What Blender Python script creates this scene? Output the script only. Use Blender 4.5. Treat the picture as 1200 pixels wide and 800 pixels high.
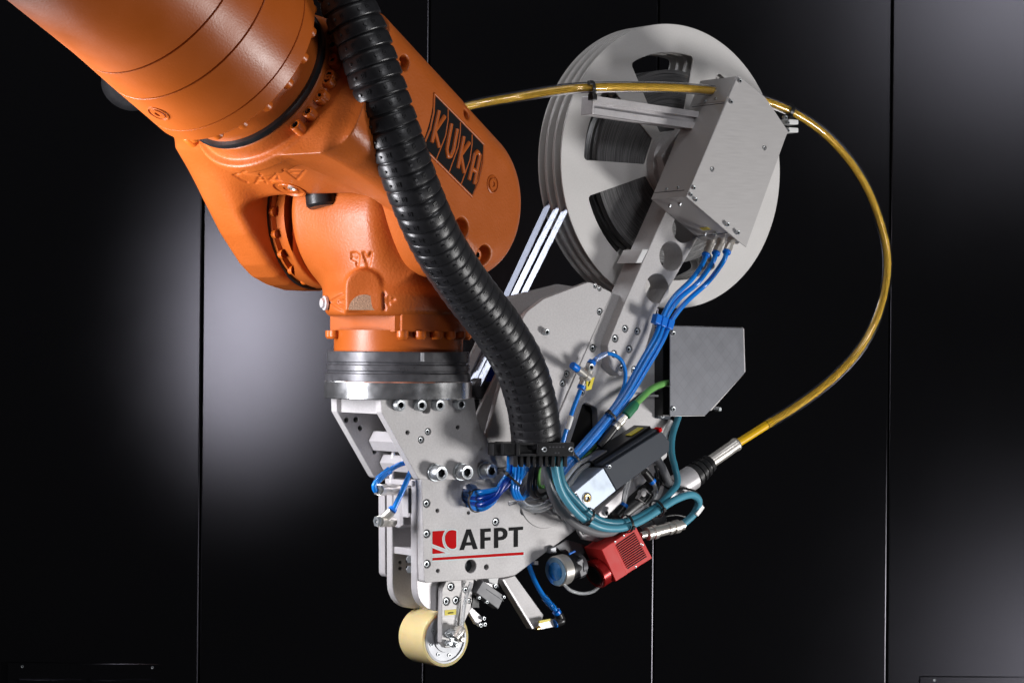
import bpy, bmesh, math, random
import numpy as np
from mathutils import Matrix, Vector
from mathutils.bvhtree import BVHTree

for _o in list(bpy.data.objects):
    bpy.data.objects.remove(_o)
random.seed(7)
SC = bpy.context.scene
COL = SC.collection
rad = math.radians

# ------------------------------------------------------------------ camera
F = 2900.0                      # focal length in pixels of the 1200 px wide photograph
RHO = 0.007                     # slight camera roll
CR = Vector((math.cos(RHO), 0, math.sin(RHO)))
CU = Vector((-math.sin(RHO), 0, math.cos(RHO)))
CF = Vector((0, 1, 0))
CAM = Vector((0, -2.9, 0))
cd = bpy.data.cameras.new('camera')
cd.sensor_fit = 'HORIZONTAL'
cd.sensor_width = 36.0
cd.lens = F * 36.0 / 1200.0
cd.clip_start = 0.05
cd.clip_end = 60
cam = bpy.data.objects.new('camera', cd)
COL.objects.link(cam)
m = Matrix.Identity(4)
for i in range(3):
    m[i][0] = CR[i]; m[i][1] = CU[i]; m[i][2] = -CF[i]; m[i][3] = CAM[i]
cam.matrix_world = m
SC.camera = cam

# ------------------------------------------------------------------ world and studio lamps
W_ = bpy.data.worlds.new('World'); SC.world = W_
W_.use_nodes = True
W_.node_tree.nodes['Background'].inputs[0].default_value = (0.9, 0.92, 1.0, 1)
W_.node_tree.nodes['Background'].inputs[1].default_value = 0.014
SC.view_settings.view_transform = 'Standard'
SC.view_settings.look = 'None'
SC.view_settings.gamma = 1.0
SC.view_settings.exposure = 0.0
SC.view_settings.use_curve_mapping = False

def area(name, loc, target, sx, sy, power, color=(1, 1, 1), shape='RECTANGLE', spread=180):
    l = bpy.data.lights.new(name, 'AREA')
    l.shape = shape; l.size = sx; l.size_y = sy; l.energy = power; l.color = color
    l.spread = rad(spread)
    o = bpy.data.objects.new(name, l); COL.objects.link(o)
    o.location = loc
    o.rotation_euler = (Vector(target) - Vector(loc)).to_track_quat('-Z', 'Y').to_euler()
    return o
# strip box on the left, key lamp on the right just below, two weaker lamps right of the camera, soft top light, rim light behind left
area('strip_left', (-0.665, -0.30, 0.04), (-0.12, 0.05, 0.0), 0.16, 0.42, 8.2, (0.96, 0.95, 1.0))
area('key_right', (1.95, -0.42, -0.80), (0.0, 0.0, 0.03), 0.42, 0.42, 33, (1.0, 0.98, 0.965))
area('lamp_right_low', (1.86, -2.3, -1.08), (0.1, 0.2, 0.0), 0.4, 0.4, 7.5, (0.97, 0.96, 1.0))
area('lamp_right_high', (1.74, -2.5, 1.32), (0.1, 0.2, 0.0), 0.6, 0.6, 15, (0.96, 0.96, 1.0))
area('top_light', (0.1, -1.1, 1.7), (0.0, 0.0, 0.1), 1.0, 0.6, 5, (0.96, 0.97, 1.0))
area('rim_left_back', (-1.25, 0.70, 1.0), (0.1, 0.15, 0.1), 0.6, 0.5, 6.5, (0.95, 0.96, 1.0))


# ------------------------------------------------------------------ pixel rays and frames
def ray(px, py):
    return (CF * F + CR * (px - 600.0) + CU * (400.0 - py)).normalized()

def hitplane(px, py, p0, n):
    d = ray(px, py); n = Vector(n)
    return CAM + d * ((Vector(p0) - CAM).dot(n) / d.dot(n))

def Py(px, py, y):
    return hitplane(px, py, (0, y, 0), (0, 1, 0))

def frame(o, yaw):
    """columns: right along the plate, up, out of the plate towards the viewer"""
    u = Vector((math.cos(yaw), math.sin(yaw), 0)); n = Vector((math.sin(yaw), -math.cos(yaw), 0))
    mm = Matrix.Identity(4)
    for i in range(3):
        mm[i][0] = u[i]; mm[i][1] = (0, 0, 1)[i]; mm[i][2] = n[i]; mm[i][3] = o[i]
    return mm

O = Vector((-0.133, 0, 0))               # tool axis
H = frame(O, rad(36)); HI = H.inverted() # frame of the laying head
HN = H.to_3x3() @ Vector((0, 0, 1)); HU = H.to_3x3() @ Vector((1, 0, 0))

def Pd(px, py, d):
    return hitplane(px, py, O + HN * d, HN)

def Ld(px, py, d):
    v = HI @ Pd(px, py, d)
    return (v.x, v.y)

def T(x=0, y=0, z=0):
    return Matrix.Translation((x, y, z))

def zframe(o, zdir, xhint=(1, 0, 0)):
    z = Vector(zdir).normalized(); x = Vector(xhint)
    x = (x - z * x.dot(z))
    if x.length < 1e-4:
        x = Vector((0, 1, 0)); x = x - z * x.dot(z)
    x.normalize(); y = z.cross(x)
    mm = Matrix.Identity(4)
    for i in range(3):
        mm[i][0] = x[i]; mm[i][1] = y[i]; mm[i][2] = z[i]; mm[i][3] = o[i]
    return mm

# ------------------------------------------------------------------ objects
WM = {}
def link(name, data, parent=None, M=None, mat=None):
    o = bpy.data.objects.new(name, data)
    COL.objects.link(o)
    M = M or Matrix.Identity(4)
    WM[o.name] = M.copy()
    if parent is not None:
        o.parent = parent
        o.matrix_local = WM[parent.name].inverted() @ M
    else:
        o.matrix_world = M
    if mat is not None and data is not None and not data.materials:
        data.materials.append(mat)
    return o

def thing(name, loc, label, cat, group=None):
    o = link(name, None, None, T(*loc))
    o.empty_display_size = 0.02
    o['label'] = label; o['category'] = cat
    if group: o['group'] = group
    return o

def tag(o, label, cat, group=None):
    o['label'] = label; o['category'] = cat
    if group: o['group'] = group
    return o

def finish(me, angle=35):
    me.polygons.foreach_set('use_smooth', [True] * len(me.polygons))
    me.set_sharp_from_angle(angle=rad(angle))
    me.update()
    return me

def mesh(name, verts, faces, angle=35, mats=None, fm=None):
    me = bpy.data.meshes.new(name)
    me.from_pydata([tuple(v) for v in verts], [], [tuple(f) for f in faces])
    if mats:
        for q in mats: me.materials.append(q)
    if fm is not None:
        me.polygons.foreach_set('material_index', fm)
    return finish(me, angle)

# ------------------------------------------------------------------ materials
def mat(name, base, metal=0.0, rough=0.4, var=0.06, vscale=60, bump=0.0, bscale=600, coat=0.0,
        trans=0.0, ior=1.45, spec=0.5, rvar=0.06, sss=0.0, speck=0.0, stretch=None, aniso=0.0):
    mt = bpy.data.materials.new(name); mt.use_nodes = True
    nt = mt.node_tree; N = nt.nodes; L = nt.links
    b = N['Principled BSDF']
    b.inputs['Metallic'].default_value = metal
    b.inputs['IOR'].default_value = ior
    b.inputs['Specular IOR Level'].default_value = spec
    b.inputs['Coat Weight'].default_value = coat
    b.inputs['Coat Roughness'].default_value = 0.25
    b.inputs['Transmission Weight'].default_value = trans
    b.inputs['Anisotropic'].default_value = aniso
    if sss:
        b.inputs['Subsurface Weight'].default_value = sss
        b.inputs['Subsurface Radius'].default_value = (0.01, 0.006, 0.002)
        b.inputs['Subsurface Scale'].default_value = 1.0
    tc = N.new('ShaderNodeTexCoord')
    src = tc.outputs['Object']
    if stretch:
        mp = N.new('ShaderNodeMapping'); mp.inputs['Scale'].default_value = stretch
        L.new(src, mp.inputs['Vector']); src = mp.outputs['Vector']
    n1 = N.new('ShaderNodeTexNoise'); n1.inputs['Scale'].default_value = vscale
    n1.inputs['Detail'].default_value = 5
    L.new(src, n1.inputs['Vector'])
    mr = N.new('ShaderNodeMapRange'); mr.inputs[1].default_value = 0.3; mr.inputs[2].default_value = 0.7
    mr.inputs[3].default_value = 1 - var; mr.inputs[4].default_value = 1 + var
    L.new(n1.outputs['Fac'], mr.inputs[0])
    mx = N.new('ShaderNodeMix'); mx.data_type = 'RGBA'; mx.blend_type = 'MULTIPLY'
    mx.inputs[0].default_value = 1
    mx.inputs[6].default_value = (*base, 1)
    L.new(mr.outputs[0], mx.inputs[7])
    col = mx.outputs[2]
    if speck:
        n3 = N.new('ShaderNodeTexNoise'); n3.inputs['Scale'].default_value = 420; n3.inputs['Detail'].default_value = 2
        L.new(src, n3.inputs['Vector'])
        m3 = N.new('ShaderNodeMapRange'); m3.inputs[1].default_value = 0.35; m3.inputs[2].default_value = 0.65
        m3.inputs[3].default_value = 1 - speck; m3.inputs[4].default_value = 1 + speck
        L.new(n3.outputs['Fac'], m3.inputs[0])
        mx2 = N.new('ShaderNodeMix'); mx2.data_type = 'RGBA'; mx2.blend_type = 'MULTIPLY'; mx2.inputs[0].default_value = 1
        L.new(col, mx2.inputs[6]); L.new(m3.outputs[0], mx2.inputs[7]); col = mx2.outputs[2]
    L.new(col, b.inputs['Base Color'])
    rr = N.new('ShaderNodeMapRange'); rr.inputs[1].default_value = 0.3; rr.inputs[2].default_value = 0.7
    rr.inputs[3].default_value = max(0.02, rough - rvar); rr.inputs[4].default_value = min(1, rough + rvar)
    L.new(n1.outputs['Fac'], rr.inputs[0]); L.new(rr.outputs[0], b.inputs['Roughness'])
    if bump:
        n2 = N.new('ShaderNodeTexNoise'); n2.inputs['Scale'].default_value = bscale; n2.inputs['Detail'].default_value = 3
        L.new(src, n2.inputs['Vector'])
        bp = N.new('ShaderNodeBump'); bp.inputs['Strength'].default_value = 1.0; bp.inputs['Distance'].default_value = bump
        L.new(n2.outputs['Fac'], bp.inputs['Height']); L.new(bp.outputs['Normal'], b.inputs['Normal'])
    return mt

M = {}
M['orange'] = mat('orange_paint', (0.42, 0.094, 0.013), rough=0.36, bump=0.00013, bscale=420, var=0.05, vscale=18, spec=0.5)
M['orange_cast'] = mat('orange_cast_paint', (0.42, 0.096, 0.0145), rough=0.42, bump=0.0004, bscale=330, var=0.06, vscale=22, spec=0.5)
M['orange_bolt'] = mat('orange_bolt_paint', (0.50, 0.11, 0.012), rough=0.35, bump=0.0002)
M['alu'] = mat('bead_blasted_aluminium', (0.53, 0.515, 0.515), metal=0.2, rough=0.55, var=0.03, vscale=25, speck=0.05, bump=0.00006, bscale=900)
M['alu_light'] = mat('clear_anodised_aluminium', (0.62, 0.60, 0.61), metal=0.35, rough=0.42, var=0.03, speck=0.03)
M['alu_brush'] = mat('brushed_sheet_metal', (0.51, 0.495, 0.49), metal=0.3, rough=0.5, var=0.02, vscale=40, stretch=(1, 14, 1), speck=0.02)
M['reel'] = mat('reel_powder_coat', (0.68, 0.665, 0.65), metal=0.05, rough=0.45, var=0.03, vscale=12, speck=0.02)
M['chrome'] = mat('polished_steel_ring', (0.82, 0.83, 0.85), metal=0.95, rough=0.22, var=0.08, vscale=60, rvar=0.06)
M['steel'] = mat('zinc_screw_steel', (0.52, 0.55, 0.57), metal=0.8, rough=0.36, var=0.05, vscale=40)
M['nickel'] = mat('nickel_fitting', (0.68, 0.65, 0.60), metal=0.7, rough=0.34, var=0.06, vscale=40, rvar=0.03)
M['brass'] = mat('brass', (0.75, 0.5, 0.2), metal=1.0, rough=0.25)
M['black'] = mat('black_plastic', (0.012, 0.012, 0.013), rough=0.38, rvar=0.08)
M['blacksteel'] = mat('black_oxide_ring', (0.085, 0.085, 0.092), rough=0.36, metal=0.35, var=0.15, vscale=70, rvar=0.1)
M['socket'] = mat('recess_shade_and_seam', (0.035, 0.04, 0.045), rough=0.45, metal=0.3)  # dark tone for seams; in recesses it puts shade into the colour
M['rubber'] = mat('black_hose_polymer', (0.018, 0.018, 0.02), rough=0.33, var=0.15, vscale=80, bump=0.0001, bscale=500, rvar=0.08)
def wall_mat():
    mt = bpy.data.materials.new('black_satin_panel'); mt.use_nodes = True
    nt = mt.node_tree; N = nt.nodes; L = nt.links; N.clear()
    out = N.new('ShaderNodeOutputMaterial'); mx = N.new('ShaderNodeMixShader')
    df = N.new('ShaderNodeBsdfDiffuse'); df.inputs['Color'].default_value = (0.004, 0.004, 0.0045, 1)
    gl = N.new('ShaderNodeBsdfAnisotropic'); gl.distribution = 'BECKMANN'
    gl.inputs['Color'].default_value = (0.90, 0.88, 1.0, 1)
    fr = N.new('ShaderNodeFresnel'); fr.inputs['IOR'].default_value = 1.5
    tc = N.new('ShaderNodeTexCoord'); no = N.new('ShaderNodeTexNoise'); no.inputs['Scale'].default_value = 8; no.inputs['Detail'].default_value = 6
    L.new(tc.outputs['Object'], no.inputs['Vector'])
    mr = N.new('ShaderNodeMapRange'); mr.inputs[3].default_value = 0.222; mr.inputs[4].default_value = 0.245
    L.new(no.outputs['Fac'], mr.inputs[0]); L.new(mr.outputs[0], gl.inputs['Roughness'])
    L.new(fr.outputs[0], mx.inputs[0]); L.new(df.outputs[0], mx.inputs[1]); L.new(gl.outputs[0], mx.inputs[2]); L.new(mx.outputs[0], out.inputs[0])
    return mt
M['wall'] = wall_mat()
M['blue'] = mat('blue_polyurethane_tube', (0.008, 0.215, 0.74), rough=0.2, var=0.03, coat=0.3)
M['bluedark'] = mat('dark_blue_tube', (0.0, 0.03, 0.26), rough=0.25, coat=0.3)
M['bluering'] = mat('blue_release_ring', (0.0, 0.17, 0.72), rough=0.35)
M['teal'] = mat('teal_cable', (0.085, 0.32, 0.43), rough=0.36, var=0.04)
M['tealdark'] = mat('petrol_cable', (0.04, 0.2, 0.28), rough=0.36, var=0.04)
M['green'] = mat('green_cable', (0.16, 0.42, 0.11), rough=0.4)
M['greendark'] = mat('green_plug', (0.03, 0.2, 0.09), rough=0.4)
M['grey'] = mat('grey_cable', (0.2, 0.2, 0.21), rough=0.4)
M['greydark'] = mat('dark_grey_cable', (0.05, 0.05, 0.055), rough=0.38)
M['orangewire'] = mat('orange_wire', (0.6, 0.12, 0.03), rough=0.4)
M['white'] = mat('white_plastic', (0.72, 0.72, 0.72), rough=0.4)
M['clear'] = mat('clear_tube', (0.97, 0.97, 0.98), rough=0.05, trans=1.0, ior=1.38, var=0.0, rvar=0.02)
M['clearsoft'] = mat('milky_tube', (0.90, 0.92, 0.94), rough=0.12, trans=0.72, ior=1.4, var=0.0, rvar=0.02)
M['amber'] = mat('amber_core', (0.95, 0.57, 0.07), rough=0.2, metal=0.2, var=0.12, vscale=120)
M['yellowcore'] = mat('yellow_core', (0.85, 0.5, 0.01), rough=0.3)
M['red'] = mat('red_anodised', (0.66, 0.034, 0.03), metal=0.0, rough=0.45, spec=0.3, var=0.04)
M['reddark'] = mat('dark_red_anodised', (0.33, 0.012, 0.012), metal=0.4, rough=0.28)
M['redprint'] = mat('red_print', (0.62, 0.004, 0.006), rough=0.7, spec=0.12, var=0.02)
M['blackprint'] = mat('black_print', (0.008, 0.008, 0.009), rough=0.6, spec=0.12)
M['pale'] = mat('pale_sticker_edge', (0.62, 0.74, 0.74), rough=0.45, var=0.01)
M['yellow'] = mat('yellow_tag', (0.80, 0.66, 0.04), rough=0.45)
M['tape'] = mat('metallised_tape', (0.46, 0.49, 0.58), metal=0.85, rough=0.3, var=0.55, vscale=260, stretch=(1, 1, 0.06), rvar=0.12)
M['taped'] = mat('fibre_tape', (0.26, 0.28, 0.35), metal=0.8, rough=0.4, var=0.3, vscale=200, stretch=(1, 1, 0.1))
M['anthracite'] = mat('anthracite_housing', (0.05, 0.058, 0.072), rough=0.5, spec=0.25, metal=0.0, var=0.05)
M['bluesteel'] = mat('blued_steel_end', (0.42, 0.48, 0.56), metal=0.6, rough=0.42, var=0.25, vscale=45, rvar=0.12)
M['sheet'] = mat('diamond_sheet', (0.19, 0.195, 0.215), metal=0.5, rough=0.46, var=0.03, vscale=50)
M['roller'] = mat('amber_silicone', (0.80, 0.65, 0.33), rough=0.16, coat=0.8, sss=0.5, var=0.05, vscale=30)
M['hub'] = mat('machined_hub', (0.40, 0.41, 0.43), metal=0.6, rough=0.5, var=0.12, vscale=40)
M['lens'] = mat('coated_lens', (0.005, 0.16, 0.45), rough=0.06, metal=0.3, coat=1.0, var=0.0, rvar=0.0)
M['glassring'] = mat('glass_ring', (0.2, 0.34, 0.48), rough=0.15, metal=0.5, var=0.0)
M['darkbrown'] = mat('dark_void', (0.012, 0.011, 0.010), rough=0.6)
M['sensor'] = mat('grey_sensor', (0.17, 0.17, 0.18), rough=0.42, metal=0.1)

# winding: concentric fibre streaks
def winding_mat():
    mt = bpy.data.materials.new('carbon_fibre_winding'); mt.use_nodes = True
    nt = mt.node_tree; N = nt.nodes; L = nt.links; b = N['Principled BSDF']
    tc = N.new('ShaderNodeTexCoord'); sp = N.new('ShaderNodeSeparateXYZ'); L.new(tc.outputs['Object'], sp.inputs[0])
    cb = N.new('ShaderNodeCombineXYZ'); ln = N.new('ShaderNodeVectorMath'); ln.operation = 'LENGTH'
    c2 = N.new('ShaderNodeCombineXYZ'); L.new(sp.outputs[0], c2.inputs[0]); L.new(sp.outputs[1], c2.inputs[1])
    L.new(c2.outputs[0], ln.inputs[0])
    at = N.new('ShaderNodeMath'); at.operation = 'ARCTAN2'; L.new(sp.outputs[1], at.inputs[0]); L.new(sp.outputs[0], at.inputs[1])
    s1 = N.new('ShaderNodeMath'); s1.operation = 'MULTIPLY'; s1.inputs[1].default_value = 2400; L.new(ln.outputs['Value'], s1.inputs[0])
    s2 = N.new('ShaderNodeMath'); s2.operation = 'MULTIPLY'; s2.inputs[1].default_value = 1.6; L.new(at.outputs[0], s2.inputs[0])
    s3 = N.new('ShaderNodeMath'); s3.operation = 'MULTIPLY'; s3.inputs[1].default_value = 300; L.new(sp.outputs[2], s3.inputs[0])
    L.new(s1.outputs[0], cb.inputs[0]); L.new(s2.outputs[0], cb.inputs[1]); L.new(s3.outputs[0], cb.inputs[2])
    no = N.new('ShaderNodeTexNoise'); no.inputs['Scale'].default_value = 1.0; no.inputs['Detail'].default_value = 4; no.inputs['Roughness'].default_value = 0.7
    L.new(cb.outputs[0], no.inputs['Vector'])
    cr = N.new('ShaderNodeValToRGB')
    cr.color_ramp.elements[0].position = 0.35; cr.color_ramp.elements[0].color = (0.012, 0.012, 0.014, 1)
    cr.color_ramp.elements[1].position = 0.75; cr.color_ramp.elements[1].color = (0.30, 0.295, 0.295, 1)
    L.new(no.outputs['Fac'], cr.inputs[0]); L.new(cr.outputs[0], b.inputs['Base Color'])
    b.inputs['Roughness'].default_value = 0.38; b.inputs['Metallic'].default_value = 0.25
    bp = N.new('ShaderNodeBump'); bp.inputs['Distance'].default_value = 0.0006; L.new(no.outputs['Fac'], bp.inputs['Height'])
    L.new(bp.outputs[0], b.inputs['Normal'])
    return mt
M['winding'] = winding_mat()

def diamond_mat():
    mt = M['sheet']; nt = mt.node_tree; N = nt.nodes; L = nt.links; b = N['Principled BSDF']
    tc = N.new('ShaderNodeTexCoord'); mp = N.new('ShaderNodeMapping')
    mp.inputs['Rotation'].default_value = (0, 0, rad(45)); mp.inputs['Scale'].default_value = (95, 95, 95)
    L.new(tc.outputs['Object'], mp.inputs['Vector'])
    ck = N.new('ShaderNodeTexBrick'); ck.inputs['Scale'].default_value = 1.0; ck.offset = 0.0
    ck.inputs['Mortar Size'].default_value = 0.06; ck.inputs['Brick Width'].default_value = 1.0; ck.inputs['Row Height'].default_value = 1.0
    ck.inputs['Color1'].default_value = (1, 1, 1, 1); ck.inputs['Color2'].default_value = (0.97, 0.97, 0.97, 1); ck.inputs['Mortar'].default_value = (0.92, 0.92, 0.92, 1)
    L.new(mp.outputs[0], ck.inputs['Vector'])
    old = b.inputs['Base Color'].links[0].from_socket
    mx = N.new('ShaderNodeMix'); mx.data_type = 'RGBA'; mx.blend_type = 'MULTIPLY'; mx.inputs[0].default_value = 1.0
    L.new(old, mx.inputs[6]); L.new(ck.outputs['Color'], mx.inputs[7]); L.new(mx.outputs[2], b.inputs['Base Color'])
diamond_mat()

# ------------------------------------------------------------------ shape builders
def fillet(pts):
    """pts: (x, y) or (x, y, r); returns a polygon with rounded corners"""
    out = []; n = len(pts)
    for i, p in enumerate(pts):
        r = p[2] if len(p) > 2 else 0
        if r <= 0:
            out.append((p[0], p[1])); continue
        a = Vector(pts[i - 1][:2]); b = Vector(p[:2]); c = Vector(pts[(i + 1) % n][:2])
        v1 = (a - b); v2 = (c - b); l1 = v1.length; l2 = v2.length
        v1.normalize(); v2.normalize()
        ang = math.acos(max(-1, min(1, v1.dot(v2))))
        if ang > math.pi - 0.02:
            out.append((p[0], p[1])); continue
        t = min(r / math.tan(ang / 2), l1 * 0.49, l2 * 0.49); r = t * math.tan(ang / 2)
        bis = (v1 + v2).normalized(); ctr = b + bis * (r / math.sin(ang / 2))
        s = b + v1 * t; e = b + v2 * t
        a0 = math.atan2(s.y - ctr.y, s.x - ctr.x); a1 = math.atan2(e.y - ctr.y, e.x - ctr.x)
        da = (a1 - a0 + math.pi) % (2 * math.pi) - math.pi
        k = max(3, int(abs(da) / 0.2))
        for j in range(k + 1):
            th = a0 + da * j / k
            out.append((ctr.x + r * math.cos(th), ctr.y + r * math.sin(th)))
    return out

def circ(x, y, r, n=28):
    return [(x + r * math.cos(2 * math.pi * i / n), y + r * math.sin(2 * math.pi * i / n)) for i in range(n)]

def slab(name, outline, holes, t, bevel=0.0006, grow=0.0):
    """flat plate in local XY, front face at z = 0, back at z = -t"""
    cu = bpy.data.curves.new('tmp', 'CURVE'); cu.dimensions = '2D'; cu.fill_mode = 'BOTH'
    for loop in [outline] + list(holes):
        sp = cu.splines.new('POLY'); sp.points.add(len(loop) - 1); sp.use_cyclic_u = True
        for q, (x, y) in zip(sp.points, loop): q.co = (x, y, 0, 1)
    b = min(bevel, t * 0.45)
    cu.extrude = t / 2 - b; cu.bevel_depth = b; cu.bevel_resolution = 0; cu.offset = grow - b
    o = bpy.data.objects.new('tmp', cu); COL.objects.link(o)
    dg = bpy.context.evaluated_depsgraph_get()
    me = bpy.data.meshes.new_from_object(o.evaluated_get(dg))
    bpy.data.objects.remove(o); bpy.data.curves.remove(cu)
    me.name = name
    bm = bmesh.new(); bm.from_mesh(me)
    bmesh.ops.remove_doubles(bm, verts=bm.verts, dist=1e-6)
    bmesh.ops.translate(bm, verts=bm.verts, vec=(0, 0, -t / 2))
    bmesh.ops.recalc_face_normals(bm, faces=bm.faces)
    bm.to_mesh(me); bm.free()
    me.materials.clear()
    return finish(me, 22)

def lathe_mesh(name, prof, n=32, angle=35, mats=None, pm=None):
    """prof: list of (r, z) bottom to top or any order; closed caps where r = 0"""
    V = []; Fc = []; fm = []; idx = []
    for (r, z) in prof:
        if r < 1e-7:
            V.append((0, 0, z)); idx.append([len(V) - 1])
        else:
            s = len(V)
            for i in range(n):
                a = 2 * math.pi * i / n
                V.append((r * math.cos(a), r * math.sin(a), z))
            idx.append(list(range(s, s + n)))
    for k in range(len(prof) - 1):
        A = idx[k]; B = idx[k + 1]
        if len(A) == 1 and len(B) == 1: continue
        for i in range(n):
            j = (i + 1) % n
            if len(A) == 1: Fc.append((A[0], B[j], B[i]))
            elif len(B) == 1: Fc.append((A[i], A[j], B[0]))
            else: Fc.append((A[i], A[j], B[j], B[i]))
            fm.append(pm[k] if pm else 0)
    me = mesh(name, V, Fc, angle, mats, fm)
    bm = bmesh.new(); bm.from_mesh(me); bmesh.ops.recalc_face_normals(bm, faces=bm.faces); bm.to_mesh(me); bm.free()
    return finish(me, angle)

def cyl_prof(r, z0, z1, b=0.001):
    return [(0, z0), (r - b, z0), (r, z0 + b), (r, z1 - b), (r - b, z1), (0, z1)]

def cyl(name, p0, p1, r, mt, parent=None, b=0.0008, n=28, r2=None):
    p0 = Vector(p0); p1 = Vector(p1); L = (p1 - p0).length
    r2 = r2 or r
    pr = [(0, 0), (r - b, 0), (r, b), (r2, L - b), (r2 - b, L), (0, L)]
    return link(name, lathe_mesh(name, pr, n), parent, zframe(p0, p1 - p0), mt)

def turned(name, p0, p1, prof, mt, parent=None, n=32):
    """prof: (fraction along p0-p1, radius)"""
    p0 = Vector(p0); p1 = Vector(p1); L = (p1 - p0).length
    pr = [(0, prof[0][0] * L)] + [(r, f * L) for f, r in prof] + [(0, prof[-1][0] * L)]
    return link(name, lathe_mesh(name, pr, n), parent, zframe(p0, p1 - p0), mt)

def box_mesh(name, sx, sy, sz, b=0.0008, seg=2):
    bm = bmesh.new(); bmesh.ops.create_cube(bm, size=1)
    bmesh.ops.scale(bm, vec=(sx, sy, sz), verts=bm.verts)
    if b > 0:
        bmesh.ops.bevel(bm, geom=bm.edges[:], offset=min(b, 0.45 * min(sx, sy, sz)), segments=seg, affect='EDGES', profile=0.5)
    me = bpy.data.meshes.new(name); bm.to_mesh(me); bm.free()
    return finish(me, 20)

def box(name, Mx, size, mt, parent=None, b=0.0008):
    return link(name, box_mesh(name, *size, b=b), parent, Mx, mt)

def spline(pts, step=0.004):
    """Catmull-Rom through 3-D points, resampled evenly"""
    P = [Vector(p) for p in pts]
    P = [P[0] * 2 - P[1]] + P + [P[-1] * 2 - P[-2]]
    out = []
    for i in range(1, len(P) - 2):
        p0, p1, p2, p3 = P[i - 1:i + 3]
        k = max(2, int((p2 - p1).length / (step * 0.5)))
        for j in range(k):
            t = j / k
            out.append(0.5 * ((2 * p1) + (p2 - p0) * t + (2 * p0 - 5 * p1 + 4 * p2 - p3) * t * t + (3 * p1 - p0 - 3 * p2 + p3) * t ** 3))
    out.append(P[-2])
    d = [0]
    for a, b in zip(out, out[1:]): d.append(d[-1] + (b - a).length)
    n = max(2, int(d[-1] / step)); res = []; k = 0
    for i in range(n + 1):
        s = d[-1] * i / n
        while k < len(d) - 2 and d[k + 1] < s: k += 1
        f = (s - d[k]) / max(1e-9, d[k + 1] - d[k])
        res.append(out[k].lerp(out[k + 1], min(1, max(0, f))))
    return res

def tube_mesh(name, path, r, n=12, caps=True, squash=None):
    P = path; V = []; Fc = []
    t0 = (P[1] - P[0]).normalized()
    up = Vector((0, 0, 1)) if abs(t0.z) < 0.9 else Vector((1, 0, 0))
    x = (up - t0 * up.dot(t0)).normalized()
    for i, p in enumerate(P):
        t = (P[min(i + 1, len(P) - 1)] - P[max(i - 1, 0)]).normalized()
        x = (x - t * x.dot(t)).normalized(); y = t.cross(x)
        rr = r(i / (len(P) - 1)) if callable(r) else r
        for k in range(n):
            a = 2 * math.pi * k / n
            V.append(p + x * (rr * math.cos(a)) + y * (rr * math.sin(a) * (squash or 1)))
    for i in range(len(P) - 1):
        for k in range(n):
            a = i * n + k; b = i * n + (k + 1) % n
            Fc.append((a, b, b + n, a + n))
    if caps:
        Fc.append(tuple(range(n - 1, -1, -1))); Fc.append(tuple(range(len(V) - n, len(V))))
    return mesh(name, V, Fc, 50)

def tube(name, pts, r, mt, parent=None, n=12, step=0.004):
    p = spline(pts, step)
    c = p[len(p) // 2].copy()
    return link(name, tube_mesh(name, [q - c for q in p], r, n), parent, T(*c), mt)

# socket head screw: real hex recess, with its shade also put into the colour
def screw_mesh(r, h, sunk=False):
    n = 24
    V = []; Fc = []; fm = []
    def ring(rf, z):
        s = len(V)
        for i in range(n):
            a = 2 * math.pi * i / n
            rr = rf(a) if callable(rf) else rf
            V.append((rr * math.cos(a), rr * math.sin(a), z))
        return list(range(s, s + n))
    hexr = lambda a: 0.5 * r / math.cos(((a + math.pi / 6) % (math.pi / 3)) - math.pi / 6)
    R = [ring(r, -0.002), ring(r, h - 0.12 * r), ring(0.9 * r, h), ring(0.66 * r, h), ring(hexr, h - 0.06 * r), ring(hexr, h - 0.7 * r)]
    for k in range(len(R) - 1):
        for i in range(n):
            j = (i + 1) % n
            Fc.append((R[k][i], R[k][j], R[k + 1][j], R[k + 1][i])); fm.append(1 if k >= 4 else 0)
    Fc.append(tuple(R[-1])); fm.append(1)
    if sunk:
        A = ring(r * 0.98, 0.0004); Bq = ring(r * 1.45, 0.0004)  # dark ring: shade of the counterbore gap given by colour
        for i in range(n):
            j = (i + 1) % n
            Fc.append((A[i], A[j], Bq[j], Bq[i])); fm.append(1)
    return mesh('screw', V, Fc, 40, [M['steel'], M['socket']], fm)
_sc = {}
def screw(P0, nrm, r, h, parent, mt=None, name='screw', sunk=False):
    key = (round(r, 5), round(h, 5), mt.name if mt else '', sunk)
    if key not in _sc:
        me = screw_mesh(r, h, sunk)
        if mt: me.materials[0] = mt
        _sc[key] = me
    rot = random.uniform(0, 1.05)
    return link(name, _sc[key], parent, zframe(P0, nrm) @ Matrix.Rotation(rot, 4, 'Z'))

def washer(P0, nrm, r, parent, t=0.0015):
    key = ('w', r, t)
    if key not in _sc:
        _sc[key] = lathe_mesh('washer', [(r * 0.5, 0), (r, 0), (r, t * .7), (r * .95, t), (r * 0.5, t)], 24)
        _sc[key].materials.append(M['steel'])
    return link('washer', _sc[key], parent, zframe(P0, nrm))

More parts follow.
